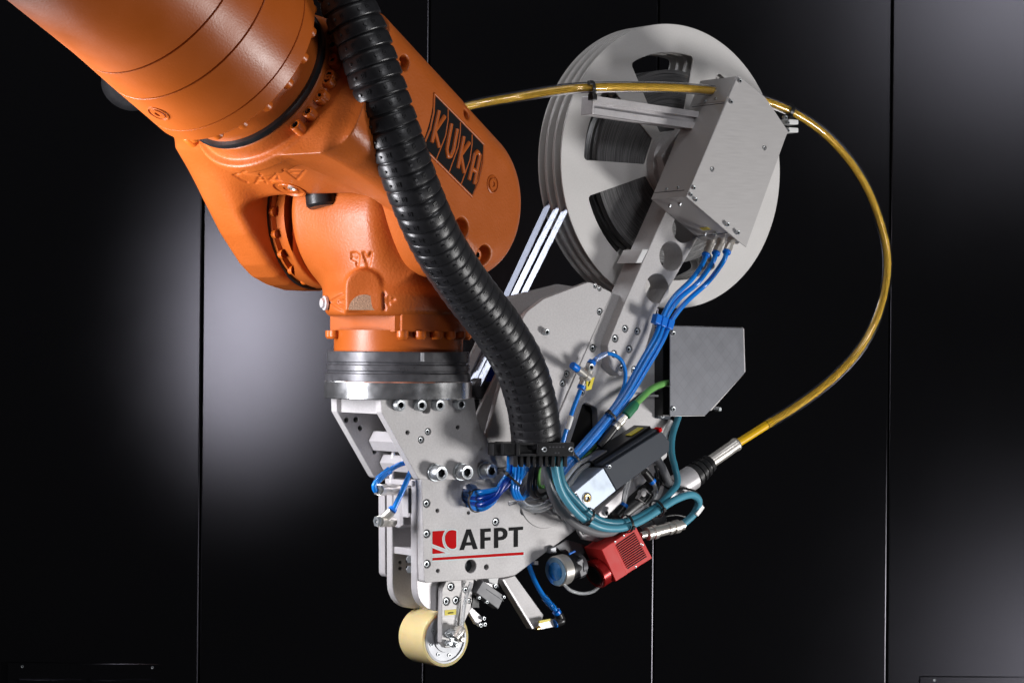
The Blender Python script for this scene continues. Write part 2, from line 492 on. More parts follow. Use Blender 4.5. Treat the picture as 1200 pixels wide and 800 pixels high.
def plate(name, pts, d, t, mt, parent, holes=(), flat=(), caps=(), bevel=0.0007, grow=0.0, slots=()):
    """plate of the head: outline in photo pixels laid on the plane d; holes (px,py,r);
    flat (px,py,r) sunk screws in counterbores; caps (px,py,r,h) proud cap screws"""
    ol = fillet([(*Ld(p[0], p[1], d), *(p[2:3])) for p in pts])
    hl = []
    for (x, y, r) in holes: hl.append(circ(*Ld(x, y, d), r))
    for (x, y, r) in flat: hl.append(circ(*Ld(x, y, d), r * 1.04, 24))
    for s in slots: hl.append(fillet([(*Ld(p[0], p[1], d), *(p[2:3])) for p in s]))
    cx = sum(p[0] for p in ol) / len(ol); cy = sum(p[1] for p in ol) / len(ol)
    sh = lambda L: [(a - cx, b - cy) for a, b in L]
    me = slab(name, sh(ol), [sh(h) for h in hl], t, bevel, grow)
    o = link(name, me, parent, H @ T(cx, cy, d), mt)
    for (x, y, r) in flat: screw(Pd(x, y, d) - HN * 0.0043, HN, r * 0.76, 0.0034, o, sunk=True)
    for (x, y, r) in holes:
        if r < 0.012 and t > 0.005:  # dark disc added down the hole, its shade done in colour
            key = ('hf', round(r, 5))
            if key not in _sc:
                _sc[key] = lathe_mesh('hole_shade_disc', [(0, 0), (r * 1.02, 0), (r * 1.02, 0.0005), (0, 0.0005)], 16); _sc[key].materials.append(M['socket'])
            link('hole_shade_disc', _sc[key], o, zframe(Pd(x, y, d) - HN * min(t * 0.8, r * 2.2), HN))
    for (x, y, r, h) in caps:
        screw(Pd(x, y, d), HN, r, h, o)
    return o

# ------------------------------------------------------------------ back wall of black panels
WY = 1.3
wall = link('wall', box_mesh('wall', 9.0, 0.05, 6.0, 0), None, T(0, WY + 0.075, 0), M['darkbrown'])
wall['kind'] = 'structure'
seams = [-32, 237.2, 501, 769.5, 1043, 1312]
slope = -0.006
xs = [Py(s, 300, WY).x for s in seams]
pw = xs[2] - xs[1]
edges = [xs[0] - pw * 1, *xs, xs[-1] + pw]
tilt = [0, 0, 0.0045, 0.0, -0.002, 0.001, 0.0015, 0]
for i in range(len(edges) - 1):
    a, b = edges[i], edges[i + 1]; g = 0.0021
    bm_ = box_mesh('panel', b - a - g, 0.02, 5.0, 0.0022)
    o = link('panel', bm_, wall, T((a + b) / 2, WY + 0.01, 0) @ Matrix.Rotation(RHO * 0.25, 4, 'Y') @ Matrix.Rotation((-0.004, -0.030, -0.008, 0.002, 0.0, 0.001, 0.0)[i], 4, 'Z'), M['wall'])

def vent(px0, px1, py0, label):
    a = Py(px0, py0, WY - 0.003); b = Py(px1, py0, WY - 0.003)
    w = b.x - a.x; h = 0.24
    root = thing('vent_cover', ((a.x + b.x) / 2, WY, a.z - h), label, 'vent cover')
    C0 = Vector(((a.x + b.x) / 2, WY - 0.002, a.z - h / 2))
    box('cover_plate', T(*C0), (w, 0.004, h), M['wall'], root, 0.001)
    for sx in (-1, 1):
        screw((C0.x + sx * (w / 2 - 0.025), WY - 0.004, a.z - 0.006), (0, -1, 0), 0.0022, 0.0012, root)
    for sx in (-1, 1):
        for k in range(2):
            box('louvre', T(C0.x + sx * w * 0.225, WY - 0.006, a.z - 0.03 - k * 0.02) @ Matrix.Rotation(rad(25), 4, 'X'), (w * 0.4, 0.006, 0.006), M['wall'], root, 0.0008)
vent(9, 196, 776, 'black louvred vent cover low on the left wall panel')
vent(1078, 1330, 792, 'black vent cover low on the bright right wall panel')

# ------------------------------------------------------------------ implicit shapes for the cast parts
def grid(lo, hi, h):
    n = [int((b - a) / h) + 1 for a, b in zip(lo, hi)]
    ax = [np.float32(lo[i]) + np.arange(n[i], dtype=np.float32) * np.float32(h) for i in range(3)]
    return np.meshgrid(*ax, indexing='ij', sparse=True)

def smin(a, b, k):
    h = np.maximum(k - np.abs(a - b), 0) / k
    return np.minimum(a, b) - h * h * k * 0.25
def smax(a, b, k): return -smin(-a, -b, k)
def ext(d2, z, z0, z1, r=0.0):
    """extrude a 2-D distance along z with rounded edges r"""
    w = np.abs(z - (z0 + z1) / 2) - ((z1 - z0) / 2 - r); d = d2 + r
    return np.minimum(np.maximum(d, w), 0) + np.sqrt(np.maximum(d, 0) ** 2 + np.maximum(w, 0) ** 2) - r
def sdpoly(x, y, pts):
    d = None; s = 1.0
    n = len(pts)
    x, y = np.broadcast_arrays(x, y)
    s = np.ones(x.shape, np.float32)
    d = np.full(x.shape, 1e9, np.float32)
    for i in range(n):
        ax, ay = pts[i][:2]; bx, by = pts[i - 1][:2]
        ex, ey = bx - ax, by - ay
        wx, wy = x - ax, y - ay
        t = np.clip((wx * ex + wy * ey) / (ex * ex + ey * ey), 0, 1)
        d = np.minimum(d, (wx - ex * t) ** 2 + (wy - ey * t) ** 2)
        c1 = y >= ay; c2 = y < by; c3 = ex * wy > ey * wx
        fl = (c1 & c2 & c3) | (~c1 & ~c2 & ~c3)
        s = np.where(fl, -s, s)
    return s * np.sqrt(d)

def surface_nets(v, lo, h):
    nx, ny, nz = v.shape
    ins = v < 0
    c = [ins[i:nx - 1 + i, j:ny - 1 + j, k:nz - 1 + k] for i in (0, 1) for j in (0, 1) for k in (0, 1)]
    cnt = sum(q.astype(np.int8) for q in c)
    act = (cnt > 0) & (cnt < 8)
    I = np.argwhere(act)
    ids = np.full(act.shape, -1, np.int32); ids[act] = np.arange(len(I))
    acc = np.zeros((len(I), 3), np.float32); num = np.zeros(len(I), np.float32)
    cor = [(i, j, k) for i in (0, 1) for j in (0, 1) for k in (0, 1)]
    for a in cor:
        for ax in range(3):
            if a[ax]: continue
            b = list(a); b[ax] = 1
            va = v[I[:, 0] + a[0], I[:, 1] + a[1], I[:, 2] + a[2]]
            vb = v[I[:, 0] + b[0], I[:, 1] + b[1], I[:, 2] + b[2]]
            mk = (va < 0) != (vb < 0)
            t = np.where(mk, va / np.where(mk, va - vb, 1), 0)
            p = np.zeros((len(I), 3), np.float32); p += np.array(a, np.float32); p[:, ax] += t
            acc += np.where(mk[:, None], p, 0); num += mk
    V = (I + acc / num[:, None]) * h + np.array(lo, np.float32)
    Q = []
    for ax in range(3):
        sl = [slice(1, -1)] * 3
        lo_ = [slice(1, d - 1) for d in v.shape]; hi_ = list(lo_)
        lo_[ax] = slice(0, v.shape[ax] - 1); hi_[ax] = slice(1, v.shape[ax])
        A = ins[tuple(lo_)]; B = ins[tuple(hi_)]
        E = np.argwhere(A != B)
        if not len(E): continue
        sgn = A[A != B]
        off = np.array([1, 1, 1]); off[ax] = 0
        E = E + off
        o1, o2 = [(1, 2), (2, 0), (0, 1)][ax]
        def cell(d1, d2):
            q = E.copy(); q[:, o1] -= d1; q[:, o2] -= d2
            return ids[q[:, 0], q[:, 1], q[:, 2]]
        f = np.stack([cell(0, 0), cell(1, 0), cell(1, 1), cell(0, 1)], 1)
        f = np.where(sgn[:, None], f, f[:, ::-1])
        Q.append(f)
    Q = np.concatenate(Q)
    Q = Q[(Q >= 0).all(1)]
    return V, Q

def sdf_mesh(name, fn, lo, hi, h):
    X = grid(lo, hi, h)
    v = np.ascontiguousarray(np.broadcast_to(fn(*X), [int((b - a) / h) + 1 for a, b in zip(lo, hi)])).astype(np.float32)
    V, Q = surface_nets(v, lo, h)
    me = bpy.data.meshes.new(name)
    me.vertices.add(len(V)); me.vertices.foreach_set('co', V.ravel())
    me.loops.add(Q.size); me.loops.foreach_set('vertex_index', Q.ravel().astype(np.int32))
    me.polygons.add(len(Q)); me.polygons.foreach_set('loop_start', np.arange(0, Q.size, 4, dtype=np.int32))
    me.update(calc_edges=True); me.validate()
    me.polygons.foreach_set('use_smooth', [True] * len(me.polygons))
    me.update()
    return me

# ------------------------------------------------------------------ robot arm
YAW = rad(54.0); TH = rad(28.3)
Wc = Vector((-0.133, 0, 0.150))
B = frame(Wc, YAW)                                  # wrist frame: x right, y up, z = axis of the fork joint
u5 = B.to_3x3() @ Vector((1, 0, 0)); n5 = B.to_3x3() @ Vector((0, 0, 1)); z5 = Vector((0, 0, 1))
A4 = u5 * math.cos(TH) - z5 * math.sin(TH); P4 = u5 * math.sin(TH) + z5 * math.cos(TH)
FA = Matrix.Identity(4)                             # fork frame: x along the forearm axis, y up, z = fork axis
for i in range(3):
    FA[i][0] = A4[i]; FA[i][1] = P4[i]; FA[i][2] = n5[i]; FA[i][3] = Wc[i]
FAI = FA.inverted()
def Fk(px, py, n):
    v = FAI @ hitplane(px, py, Wc + n5 * n, n5)
    return (v.x, v.y)

robot = thing('robot_arm', (-0.133, 0, -0.02), 'orange industrial robot arm reaching in from the upper left', 'robot arm')

# forearm, turned about its own axis
def groove(r, a, w=0.0013, d=0.007):
    return [(r, a - w), (r - 0.0006, a - w * 0.7), (r - d, a - w * 0.5), (r - d, a + w * 0.5), (r - 0.0006, a + w * 0.7), (r, a + w)]
pr = [(0.0, -1.3), (0.135, -1.3), (0.128, -0.9), (0.119, -0.68), (0.1125, -0.52), (0.111, -0.48)] + groove(0.111, -0.462) + groove(0.1112, -0.414) + groove(0.1105, -0.352, 0.0010, 0.005) + \
     [(0.1105, -0.3335), (0.109, -0.3315), (0.094, -0.3315), (0.0865, -0.331), (0.0865, -0.292), (0.088, -0.2915), (0.0, -0.2905)]
MA = FA @ Matrix.Rotation(rad(90), 4, 'Y')         # lathe z -> A4
fore = link('forearm', lathe_mesh('forearm', pr, 128, 25), robot, MA, M['orange'])
# bolt heads on the end face of the forearm
bolt_me = lathe_mesh('bolt', [(0.0066, -0.001), (0.0066, 0.006), (0.0045, 0.0085), (0, 0.0088)], 16); bolt_me.materials.append(M['orange_bolt'])
for k in range(20):
    a = 2 * math.pi * (k + 0.3) / 20
    link('bolt', bolt_me, fore, MA @ T(0.1025 * math.cos(a), 0.1025 * math.sin(a), -0.3315))
link('seal_ring', lathe_mesh('seal_ring', [(0.085, -0.2925), (0.0915, -0.2925), (0.0925, -0.289), (0.0915, -0.2855), (0.085, -0.2855)], 96), robot, MA, M['black'])

# black motor cap behind the forearm
mc = Py(136, 100, 0.02)
turned('motor_cap', Py(168, 72, 0.1), Py(147, 106, 0.05), [(0, 0.034), (0.80, 0.034), (0.93, 0.032), (0.98, 0.027), (1.0, 0.02)], M['black'], robot, 48)
# fork casting
WEB = [(-0.262, -0.087), (-0.19, -0.066), (-0.098, -0.036), (-0.098, 0.085), (-0.262, 0.085)]
HOL = [(-0.100, 0.105), (-0.100, -0.036), (-0.122, -0.062), (-0.140, -0.10), (-0.13, -0.3), (0.3, -0.3), (0.3, 0.105)]
CAP = ((-0.26, 0.003), (-0.024, -0.003), 0.0875)    # cover: long axis and radius in the fork plane
outL = [Fk(x, y, -0.15) for x, y in [(226, 172), (240, 200), (256, 235), (276, 275), (299, 311), (312, 325), (328, 334), (347, 340), (368, 341)]]
outL = outL + [(0.092, -0.02), (0.092, 0.03), (0.06, 0.085), (-0.02, 0.095), (-0.25, 0.08)]
_eng = []                                           # engraved strokes: (points, radius, depth) in fork coordinates
PK = [Vector(FAI @ Py(x, y, -0.3)) for x, y in ()]
def fork(x, y, z):
    rr = np.sqrt(y * y + z * z)
    hub = ext(rr - 0.0905, x, -0.284, -0.225, 0.002)
    flange = ext(rr - 0.1005, x, -0.2635, -0.248, 0.003)
    t = np.clip((x - CAP[0][0]) / (CAP[1][0] - CAP[0][0]), 0, 1)
    cap2 = np.sqrt((x - CAP[0][0] - (CAP[1][0] - CAP[0][0]) * t) ** 2 + (y - CAP[0][1] - (CAP[1][1] - CAP[0][1]) * t) ** 2) - CAP[2]
    armR = np.maximum(ext(cap2, z, 0.03, 0.146, 0.036), -0.262 - x)
    armL = ext(sdpoly(x, y, outL), z, -0.185, -0.122, 0.02)
    yy = y + 0.27 * np.minimum(z - 0.05, 0) * np.clip((-0.1 - x) / 0.15, 0, 1)
    web = ext(sdpoly(*np.broadcast_arrays(x, yy), WEB), z, -0.168, 0.12, 0.012)
    pl = (-0.042 - np.maximum(z - 0.05, 0) * 0.52 - np.maximum(x + 0.09, 0) * 0.75 - y) * 0.8
    armR = smax(armR, pl, 0.03)
    d = smin(hub, web, 0.004)
    d = smin(d, armR, 0.02); d = smin(d, armL, 0.03)
    d = smin(d, flange, 0.003)
    sw = ext(sdpoly(x, y, HOL), z, -0.128, 0.05, 0.012)
    d = smax(d, -sw, 0.008)
    for (c, ax, r, dep) in CB:                       # counterbores in the cover
        qx, qy, qz = x - c[0], y - c[1], z - c[2]
        t = qx * ax[0] + qy * ax[1] + qz * ax[2]
        rad_ = np.sqrt(np.maximum((qx - ax[0] * t) ** 2 + (qy - ax[1] * t) ** 2 + (qz - ax[2] * t) ** 2, 0))
        d = smax(d, -np.maximum(rad_ - r, -dep - t), 0.002)
    return d

def engrave(fn, strokes):
    """cut capsule strokes out of an implicit shape (only in their own boxes)"""
    def g(x, y, z):
        d = np.array(np.broadcast_to(fn(x, y, z), (x.shape[0], y.shape[1], z.shape[2])), dtype=np.float32)
        xs_, ys_, zs_ = x[:, 0, 0], y[0, :, 0], z[0, 0, :]
        for pts, r in strokes:
            for a, b in zip(pts, pts[1:]):
                lo = [min(a[i], b[i]) - r * 2.5 for i in range(3)]; hi = [max(a[i], b[i]) + r * 2.5 for i in range(3)]
                i0, i1 = np.searchsorted(xs_, (lo[0], hi[0])); j0, j1 = np.searchsorted(ys_, (lo[1], hi[1])); k0, k1 = np.searchsorted(zs_, (lo[2], hi[2]))
                if i1 <= i0 or j1 <= j0 or k1 <= k0: continue
                X = xs_[i0:i1][:, None, None]; Y = ys_[j0:j1][None, :, None]; Z = zs_[k0:k1][None, None, :]
                e = [b[i] - a[i] for i in range(3)]; L = max(1e-9, sum(q * q for q in e))
                t = np.clip(((X - a[0]) * e[0] + (Y - a[1]) * e[1] + (Z - a[2]) * e[2]) / L, 0, 1)
                c = np.sqrt((X - a[0] - e[0] * t) ** 2 + (Y - a[1] - e[1] * t) ** 2 + (Z - a[2] - e[2] * t) ** 2) - r
                d[i0:i1, j0:j1, k0:k1] = np.maximum(d[i0:i1, j0:j1, k0:k1], -c)
        return d
    return g

def bvh_of(me, Mx):
    vs = [Mx @ v.co for v in me.vertices]
    return BVHTree.FromPolygons(vs, [tuple(p.vertices) for p in me.polygons])
def hit(bvh, px, py):
    loc, nor, _, _ = bvh.ray_cast(CAM, ray(px, py))
    return loc, nor

CB = []
flo, fhi = (-0.295, -0.155, -0.195), (0.105, 0.13, 0.155)
me0 = sdf_mesh('fork0', fork, flo, fhi, 0.004)
bvF = bvh_of(me0, FA)
# counterbores of the cover screws, cut along the fork axis
cbs = []
for (px, py, r) in [(474, 74, 0.0085), (541, 268, 0.0125), (567, 300, 0.0125), (593, 305, 0.008), (562, 117, 0.006), (547, 134, 0.006), (589, 168, 0.006), (611, 230, 0.004)]:
    loc, nor = hit(bvF, px, py)
    if loc is None: continue
    q = FAI @ loc; nq = FAI.to_3x3() @ nor
    ax = (nq * 0.35 + Vector((0, 0, 1)) * 0.65).normalized()
    CB.append((q, ax, r, 0.014)); cbs.append((loc, FA.to_3x3() @ ax, r))
def strokes_on(bvh, inv, lists, r):
    out = []
    for pl in lists:
        pts = []
        for i in range(len(pl) - 1):
            for j in range(4):
                t = j / 4
                h_ = hit(bvh, pl[i][0] * (1 - t) + pl[i + 1][0] * t, pl[i][1] * (1 - t) + pl[i + 1][1] * t)[0]
                if h_ is not None: pts.append(inv @ h_)
        h_ = hit(bvh, *pl[-1])[0]
        if h_ is not None: pts.append(inv @ h_)
        out.append((pts, r))
    return out
A4txt = [[(290, 214), (274, 205.5), (288, 201)], [(300, 215), (305.5, 204), (312, 215)], [(302.5, 211.5), (309.5, 211.5)],
         [(326, 215), (325, 203.5), (316, 211.5), (329, 212)], [(333, 199), (358, 199), (348, 211), (333, 199)], [(342, 203), (351, 203)]]
fork_me = sdf_mesh('fork', engrave(fork, strokes_on(bvF, FAI, A4txt, 0.0016)), flo, fhi, 0.00145)
forko = link('wrist_fork', fork_me, robot, FA, M['orange_cast'])
bvF = bvh_of(fork_me, FA)
for loc, ax, r in cbs:
    if r > 0.007:
        screw(loc - ax * 0.0135, ax, r * 0.55, 0.005, forko, M['orange_bolt'], 'cover_bolt')
# flange bolts facing back along the forearm
fb = []
for (px, py) in [(355, 154.5), (369.5, 139), (382, 121.5), (392, 102), (399, 80)]:
    q = FAI @ hitplane(px, py, Wc + A4 * -0.262, A4)
    fb += [(q.y, q.z), (-q.y, q.z)]
q = FAI @ hitplane(228, 167, Wc + A4 * -0.262, A4); fb.append((q.y, q.z))
for (yy, zz) in fb:
    c = FA @ Vector((-0.264, yy, zz))
    screw(c, -A4, 0.0068, 0.013, forko, M['orange_bolt'], 'flange_bolt')

def surf_disc(bvh, px, py, prof, mt, parent, name, n=24):
    loc, nor = hit(bvh, px, py)
    if loc is None: return None
    return link(name, lathe_mesh(name, prof, n), parent, zframe(loc, nor), mt)
bvFore = bvh_of(fore.data, MA)
# plugs
for bv, px, py, R in ((bvFore, 185.5, 133, 0.0125), (bvF, 577, 216, 0.0105)):
    o = surf_disc(bv, px, py, [(R, -0.002), (R, 0.0008), (R * .9, 0.0012), (R * 0.86, 0.0), (R * .68, 0.0), (R * .64, 0.0014), (R * .3, 0.0014), (R * .26, -0.003), (0, -0.003)], M['orange'], fore if bv is bvFore else forko, 'screw_plug')
o = surf_disc(bvF, 338, 221, [(0.021, -0.003), (0.021, 0.0012), (0.0185, 0.0016), (0.017, -0.001), (0.013, -0.001), (0.012, 0.001), (0.006, 0.001), (0.005, -0.004), (0, -0.004)], M['orange'], forko, 'screw_plug')
o = surf_disc(bvF, 343, 219, [(0.0055, 0), (0.0055, 0.0025), (0.004, 0.003), (0.003, 0.001), (0, 0.001)], M['nickel'], forko, 'plug_screw', 16)

# name plate on the cover: pad, rim, separators and raised letters follow the casting
def patch(bvh, quad, nu, nv, lift, thick, name, mt, parent):
    (a, b, c, d) = [Vector(q) for q in quad]        # TL TR BR BL in pixels
    top = []; nor_ = []
    for j in range(nv + 1):
        for i in range(nu + 1):
            s, t = i / nu, j / nv
            p = (a * (1 - s) + b * s) * (1 - t) + (d * (1 - s) + c * s) * t
            p += Vector((-3.2 * 4 * t * (1 - t) * -1, 0)) if False else Vector((3.0 * 4 * t * (1 - t), 0)) * 0.9
            loc, no = hit(bvh, *p)
            top.append(loc); nor_.append(no)
    c0 = top[len(top) // 2].copy()
    V = [p + n * lift - c0 for p, n in zip(top, nor_)] + [p - n * thick - c0 for p, n in zip(top, nor_)]
    N_ = len(top); Fc = []
    w = nu + 1
    for j in range(nv):
        for i in range(nu):
            q = j * w + i
            Fc.append((q, q + w, q + w + 1, q + 1)); Fc.append((q + N_, q + N_ + 1, q + N_ + w + 1, q + N_ + w))
    bd = [i for i in range(w)] + [j * w + nu for j in range(1, nv + 1)] + [nv * w + i for i in range(nu - 1, -1, -1)] + [j * w for j in range(nv - 1, 0, -1)]
    for x, y in zip(bd, bd[1:] + bd[:1]): Fc.append((x, y, y + N_, x + N_))
    me = mesh(name, V, Fc, 35)
    bm = bmesh.new(); bm.from_mesh(me); bmesh.ops.recalc_face_normals(bm, faces=bm.faces); bm.to_mesh(me); bm.free()
    return link(name, me, parent, T(*c0), mt)
kq = lambda x, y: (480 + x / 5.333, 90 + y / 5.333)
np_ = patch(bvF, [kq(152, 112), kq(458, 425), kq(386, 742), kq(76, 430)], 20, 14, 0.0006, 0.002, 'name_plate', M['blackprint'], forko)
def rib(lines, r, mt, parent, name, lift=0.0, bvh=None, squash=None):
    for pl in lists_dense(lines):
        pts = []
        for (x, y) in pl:
            loc, no = hit(bvh or bvF, x, y)
            if loc is not None: pts.append(loc + no * lift)
        if len(pts) < 2: continue
        c = pts[len(pts) // 2].copy()
        link(name, tube_mesh(name, [p - c for p in pts], r, 8), parent, T(*c), mt)
def lists_dense(lines, k=4):
    out = []
    for pl in lines:
        q = []
        for a, b in zip(pl, pl[1:]):
            for j in range(k): q.append((a[0] + (b[0] - a[0]) * j / k, a[1] + (b[1] - a[1]) * j / k))
        q.append(pl[-1]); out.append(q)
    return out
K = lambda L: [kq(*p) for p in L]
rib([K([(238, 200), (238, 270), (222, 370), (165, 515)]), K([(315, 285), (314, 350), (300, 440), (245, 595)]), K([(388, 362), (388, 420), (374, 520), (320, 670)])], 0.0011, M['orange'], np_, 'divider')
rib([K([(152, 105), (300, 255), (462, 422)]), K([(462, 422), (458, 540), (430, 660), (390, 750)]), K([(390, 750), (280, 640), (160, 520), (80, 440)]), K([(152, 105), (148, 220), (125, 330), (80, 440)])], 0.0016, M['orange'], np_, 'rim')
LT = [[[(178, 213), (133, 412)], [(214, 248), (153, 340), (178, 442)]],
      [[(256, 295), (226, 455), (233, 498), (252, 497), (268, 460), (292, 328)]],
      [[(333, 375), (295, 572)], [(368, 412), (315, 490), (334, 602)]],
      [[(366, 645), (400, 490), (417, 467), (434, 490), (398, 672)], [(384, 575), (416, 595)]]]
for L in LT:
    vs, fs = [], []
    for pl in lists_dense([K(q) for q in L]):
        pts = []
        for (x, y) in pl:
            loc, no = hit(bvF, x, y); pts.append(loc + no * 0.0004)
        tm = tube_mesh('t', pts, 0.0028, 8)
        k0 = len(vs); vs += [v.co.copy() for v in tm.vertices]; fs += [tuple(i + k0 for i in p.vertices) for p in tm.polygons]
        bpy.data.meshes.remove(tm)
    c = sum(vs, Vector()) / len(vs)
    link('letter', mesh('letter', [v - c for v in vs], fs, 50), np_, T(*c), M['orange'])

# wrist body (swings between the fork arms)
BI = B.inverted()
def stad(cx, cy, hw, top, bot, n=14):
    return [(cx + hw, bot)] + [(cx + hw * math.cos(math.pi * i / n), top + hw * math.sin(math.pi * i / n)) for i in range(n + 1)] + [(cx - hw, bot)]
V0 = T(-0.133, 0, 0)                               # upright frame at the tool axis
def wrist(x, y, z):
    """x right, y depth, z up, about the tool axis in world directions"""
    nx, ny = n5.x, n5.y
    w = x * nx + y * ny; s = x * u5.x + y * u5.y; zz = z - 0.150
    rj = np.sqrt(s * s + zz * zz)
    joint = ext(rj - 0.086, w, -0.098, 0.035, 0.012)
    plate_ = ext(rj - 0.0885, w, -0.121, -0.1, 0.003)
    rv = np.sqrt(x * x + y * y)
    neck = ext(rv - (0.0745 + 0 * z), z, 0.033, 0.15, 0.01)
    skirt = ext(rv - 0.0815, z, 0.033, 0.052, 0.003)
    d = smin(joint, neck, 0.05)
    d = smin(d, plate_, 0.004); d = smin(d, skirt, 0.03)
    rdg = ext(np.maximum(np.abs(s - 0.02) - 0.05, np.abs(zz + 0.02) - 0.03), w, -0.02, 0.076, 0.02)
    d = smin(d, rdg, 0.045)
    pad = ext(sdpoly(x, z, PADP), -y, 0.02, 0.0815, 0.003)
    d = smin(d, pad, 0.006)
    return d
def rel(px, py, y): 
    p = Py(px, py, y); return (p.x + 0.133, p.z)
PADP = stad(rel(425.5, 340, -0.08)[0], 0, 0.0205, rel(425, 336, -0.08)[1], 0.033)
wlo, whi = (-0.125, -0.11, 0.028), (0.11, 0.12, 0.245)
me0 = sdf_mesh('wrist0', wrist, wlo, whi, 0.0035)
bvW = bvh_of(me0, V0)
A6txt = [[(416, 297), (412, 303), (417, 305), (420, 300), (416, 297), (412, 298)], [(420, 300), (418, 311)], [(426, 297), (431, 312), (434.5, 297)], [(428, 302.5), (433, 302.5)],
         [(402, 345), (387, 354), (402, 364)], [(403, 352), (397, 354), (403, 357)], [(450, 344), (450, 362)], [(453, 352), (458, 352), (461, 351)], [(455, 349), (455, 356)]]
wrist_me = sdf_mesh('wrist', engrave(wrist, strokes_on(bvW, V0.inverted(), A6txt, 0.0024)), wlo, whi, 0.0015)
wristo = link('wrist_body', wrist_me, robot, V0, M['orange_cast'])
bvW = bvh_of(wrist_me, V0)
# joint seal, bolts of the joint plate
JM = zframe(Wc, n5)
link('seal_ring', lathe_mesh('seal_ring', [(0.080, -0.1345), (0.0885, -0.1345), (0.0895, -0.1305), (0.0885, -0.1275), (0.080, -0.1275)], 96), robot, JM, M['black'])
link('joint_drum', lathe_mesh('joint_drum', [(0.0, -0.1375), (0.0865, -0.1375), (0.0855, -0.124), (0.079, -0.1225), (0.079, -0.110), (0, -0.110)], 96), robot, JM, M['orange'])
for k in range(20):
    a = 2 * math.pi * k / 20
    link('joint_bolt', bolt_me, wristo, JM @ T(0.083 * math.cos(a), 0.083 * math.sin(a), -0.121) @ Matrix.Rotation(math.pi, 4, 'X') @ Matrix.Scale(0.8, 4))
# pointer, side screw, white mark under the arch
cap0 = Py(378, 355, -0.035)
link('grease_cap', lathe_mesh('grease_cap', [(0.0085, 0), (0.0085, 0.003), (0.006, 0.0035), (0.0055, 0.0065), (0.002, 0.0078), (0, 0.008)], 24), wristo, zframe((cap0.x + 0.004, -0.03, cap0.z), (-0.9, -0.4, 0)), M['alu_light'])
# half-round worn mark on the arch pad: a thin dark speckled sticker
hm = [(0.0178 * math.cos(math.pi * i / 18), 0.0178 * math.sin(math.pi * i / 18)) for i in range(19)]
hp = Py(427, 366.5, -0.0817)
link('half_round_mark', slab('half_round_mark', hm, [], 0.0008, 0.0002), wristo, zframe((hp.x, -0.0832, 0.0345), (0, -1, 0), (1, 0, 0)), None)
mk = mat('worn_grey_mark', (0.36, 0.22, 0.14), rough=0.55, var=0.6, vscale=700, bump=0.0004, bscale=700)
bpy.data.objects['half_round_mark'].data.materials.append(mk)
# black plug above the wrist
kp = hit(bvW, 380, 243)[0] or Py(378, 238, -0.05)
cyl('rubber_plug', Py(377, 224, -0.045), Py(379, 243, -0.047), 0.0195, M['black'], robot, 0.003, 40)

# square collar, bolts, neck, black rings
def prismz(name, pts, z0, z1, mt, parent, bevel=0.001, yaw=0):
    me = slab(name, fillet(pts), [], z1 - z0, bevel)
    return link(name, me, parent, T(-0.133, 0, z1) @ Matrix.Rotation(yaw, 4, 'Z'), mt)
s_ = 0.0595; cch = 0.006
ro = [(0.0825 * math.cos(math.pi * (-0.47 + 1.41 * i / 40)), 0.0825 * math.sin(math.pi * (-0.47 + 1.41 * i / 40))) for i in range(41)]
prismz('collar_ring', ro, 0.0102, 0.0325, M['orange'], robot, 0.001)
sq = [(-s_ + cch, -s_), (s_ - cch, -s_), (s_, -s_ + cch), (s_, s_ - cch), (s_ - cch, s_), (-s_ + cch, s_), (-s_, s_ - cch), (-s_, -s_ + cch)]
collar = prismz('wrist_collar', sq, 0.0095, 0.0335, M['orange'], robot, 0.001, rad(-42.5))
for k in range(24):
    a = 2 * math.pi * (k + .4) / 24
    if math.sin(a) < 0 and -0.068 < 0.079 * math.cos(a) < -0.004: continue
    q = Vector((-0.133 + 0.079 * math.cos(a), 0.079 * math.sin(a), 0.0102))
    link('collar_bolt', bolt_me, collar, zframe(q, (0, 0, -1)))
link('flange_neck', lathe_mesh('flange_neck', [(0, 0.012), (0.0755, 0.012), (0.0755, -0.0135), (0, -0.0135)], 96), robot, T(-0.133, 0, 0), M['orange'])

# ------------------------------------------------------------------ tape laying head
head = thing('laying_head', tuple(Pd(540, 700, 0.0)), 'grey aluminium tape laying head with red and black lettering, bolted under the robot flange', 'laying head')
# black adapter rings and polished ring
AX = T(-0.133, 0, 0)
rp = [(0, -0.0125), (0.0825, -0.0125), (0.0835, -0.0135), (0.0835, -0.0245), (0.0815, -0.0255), (0.0815, -0.0275), (0.0838, -0.0285), (0.0838, -0.0345), (0.0822, -0.0355), (0.0822, -0.0375), (0.0852, -0.0385), (0.0852, -0.0468), (0, -0.0468)]
ring = link('adapter_ring', lathe_mesh('adapter_ring', rp, 128), head, AX, M['blacksteel'])
for px, z, h in ((498, -0.0185, 0.010), (392, -0.0425, 0.007)):
    x = (px - 600) / 1000 + 0.133; y = -math.sqrt(max(0, 0.0842 ** 2 - x * x))
    box('alignment_mark', zframe((x - 0.133, y, z), (x, y, 0), (y, -x, 0)), (0.004, h, 0.0016), M['hub'], ring, 0.0003)
link('polished_ring', lathe_mesh('polished_ring', [(0, -0.0470), (0.0858, -0.0470), (0.0867, -0.048), (0.0867, -0.0665), (0.0858, -0.0675), (0, -0.0675)], 128), head, AX, M['chrome'])

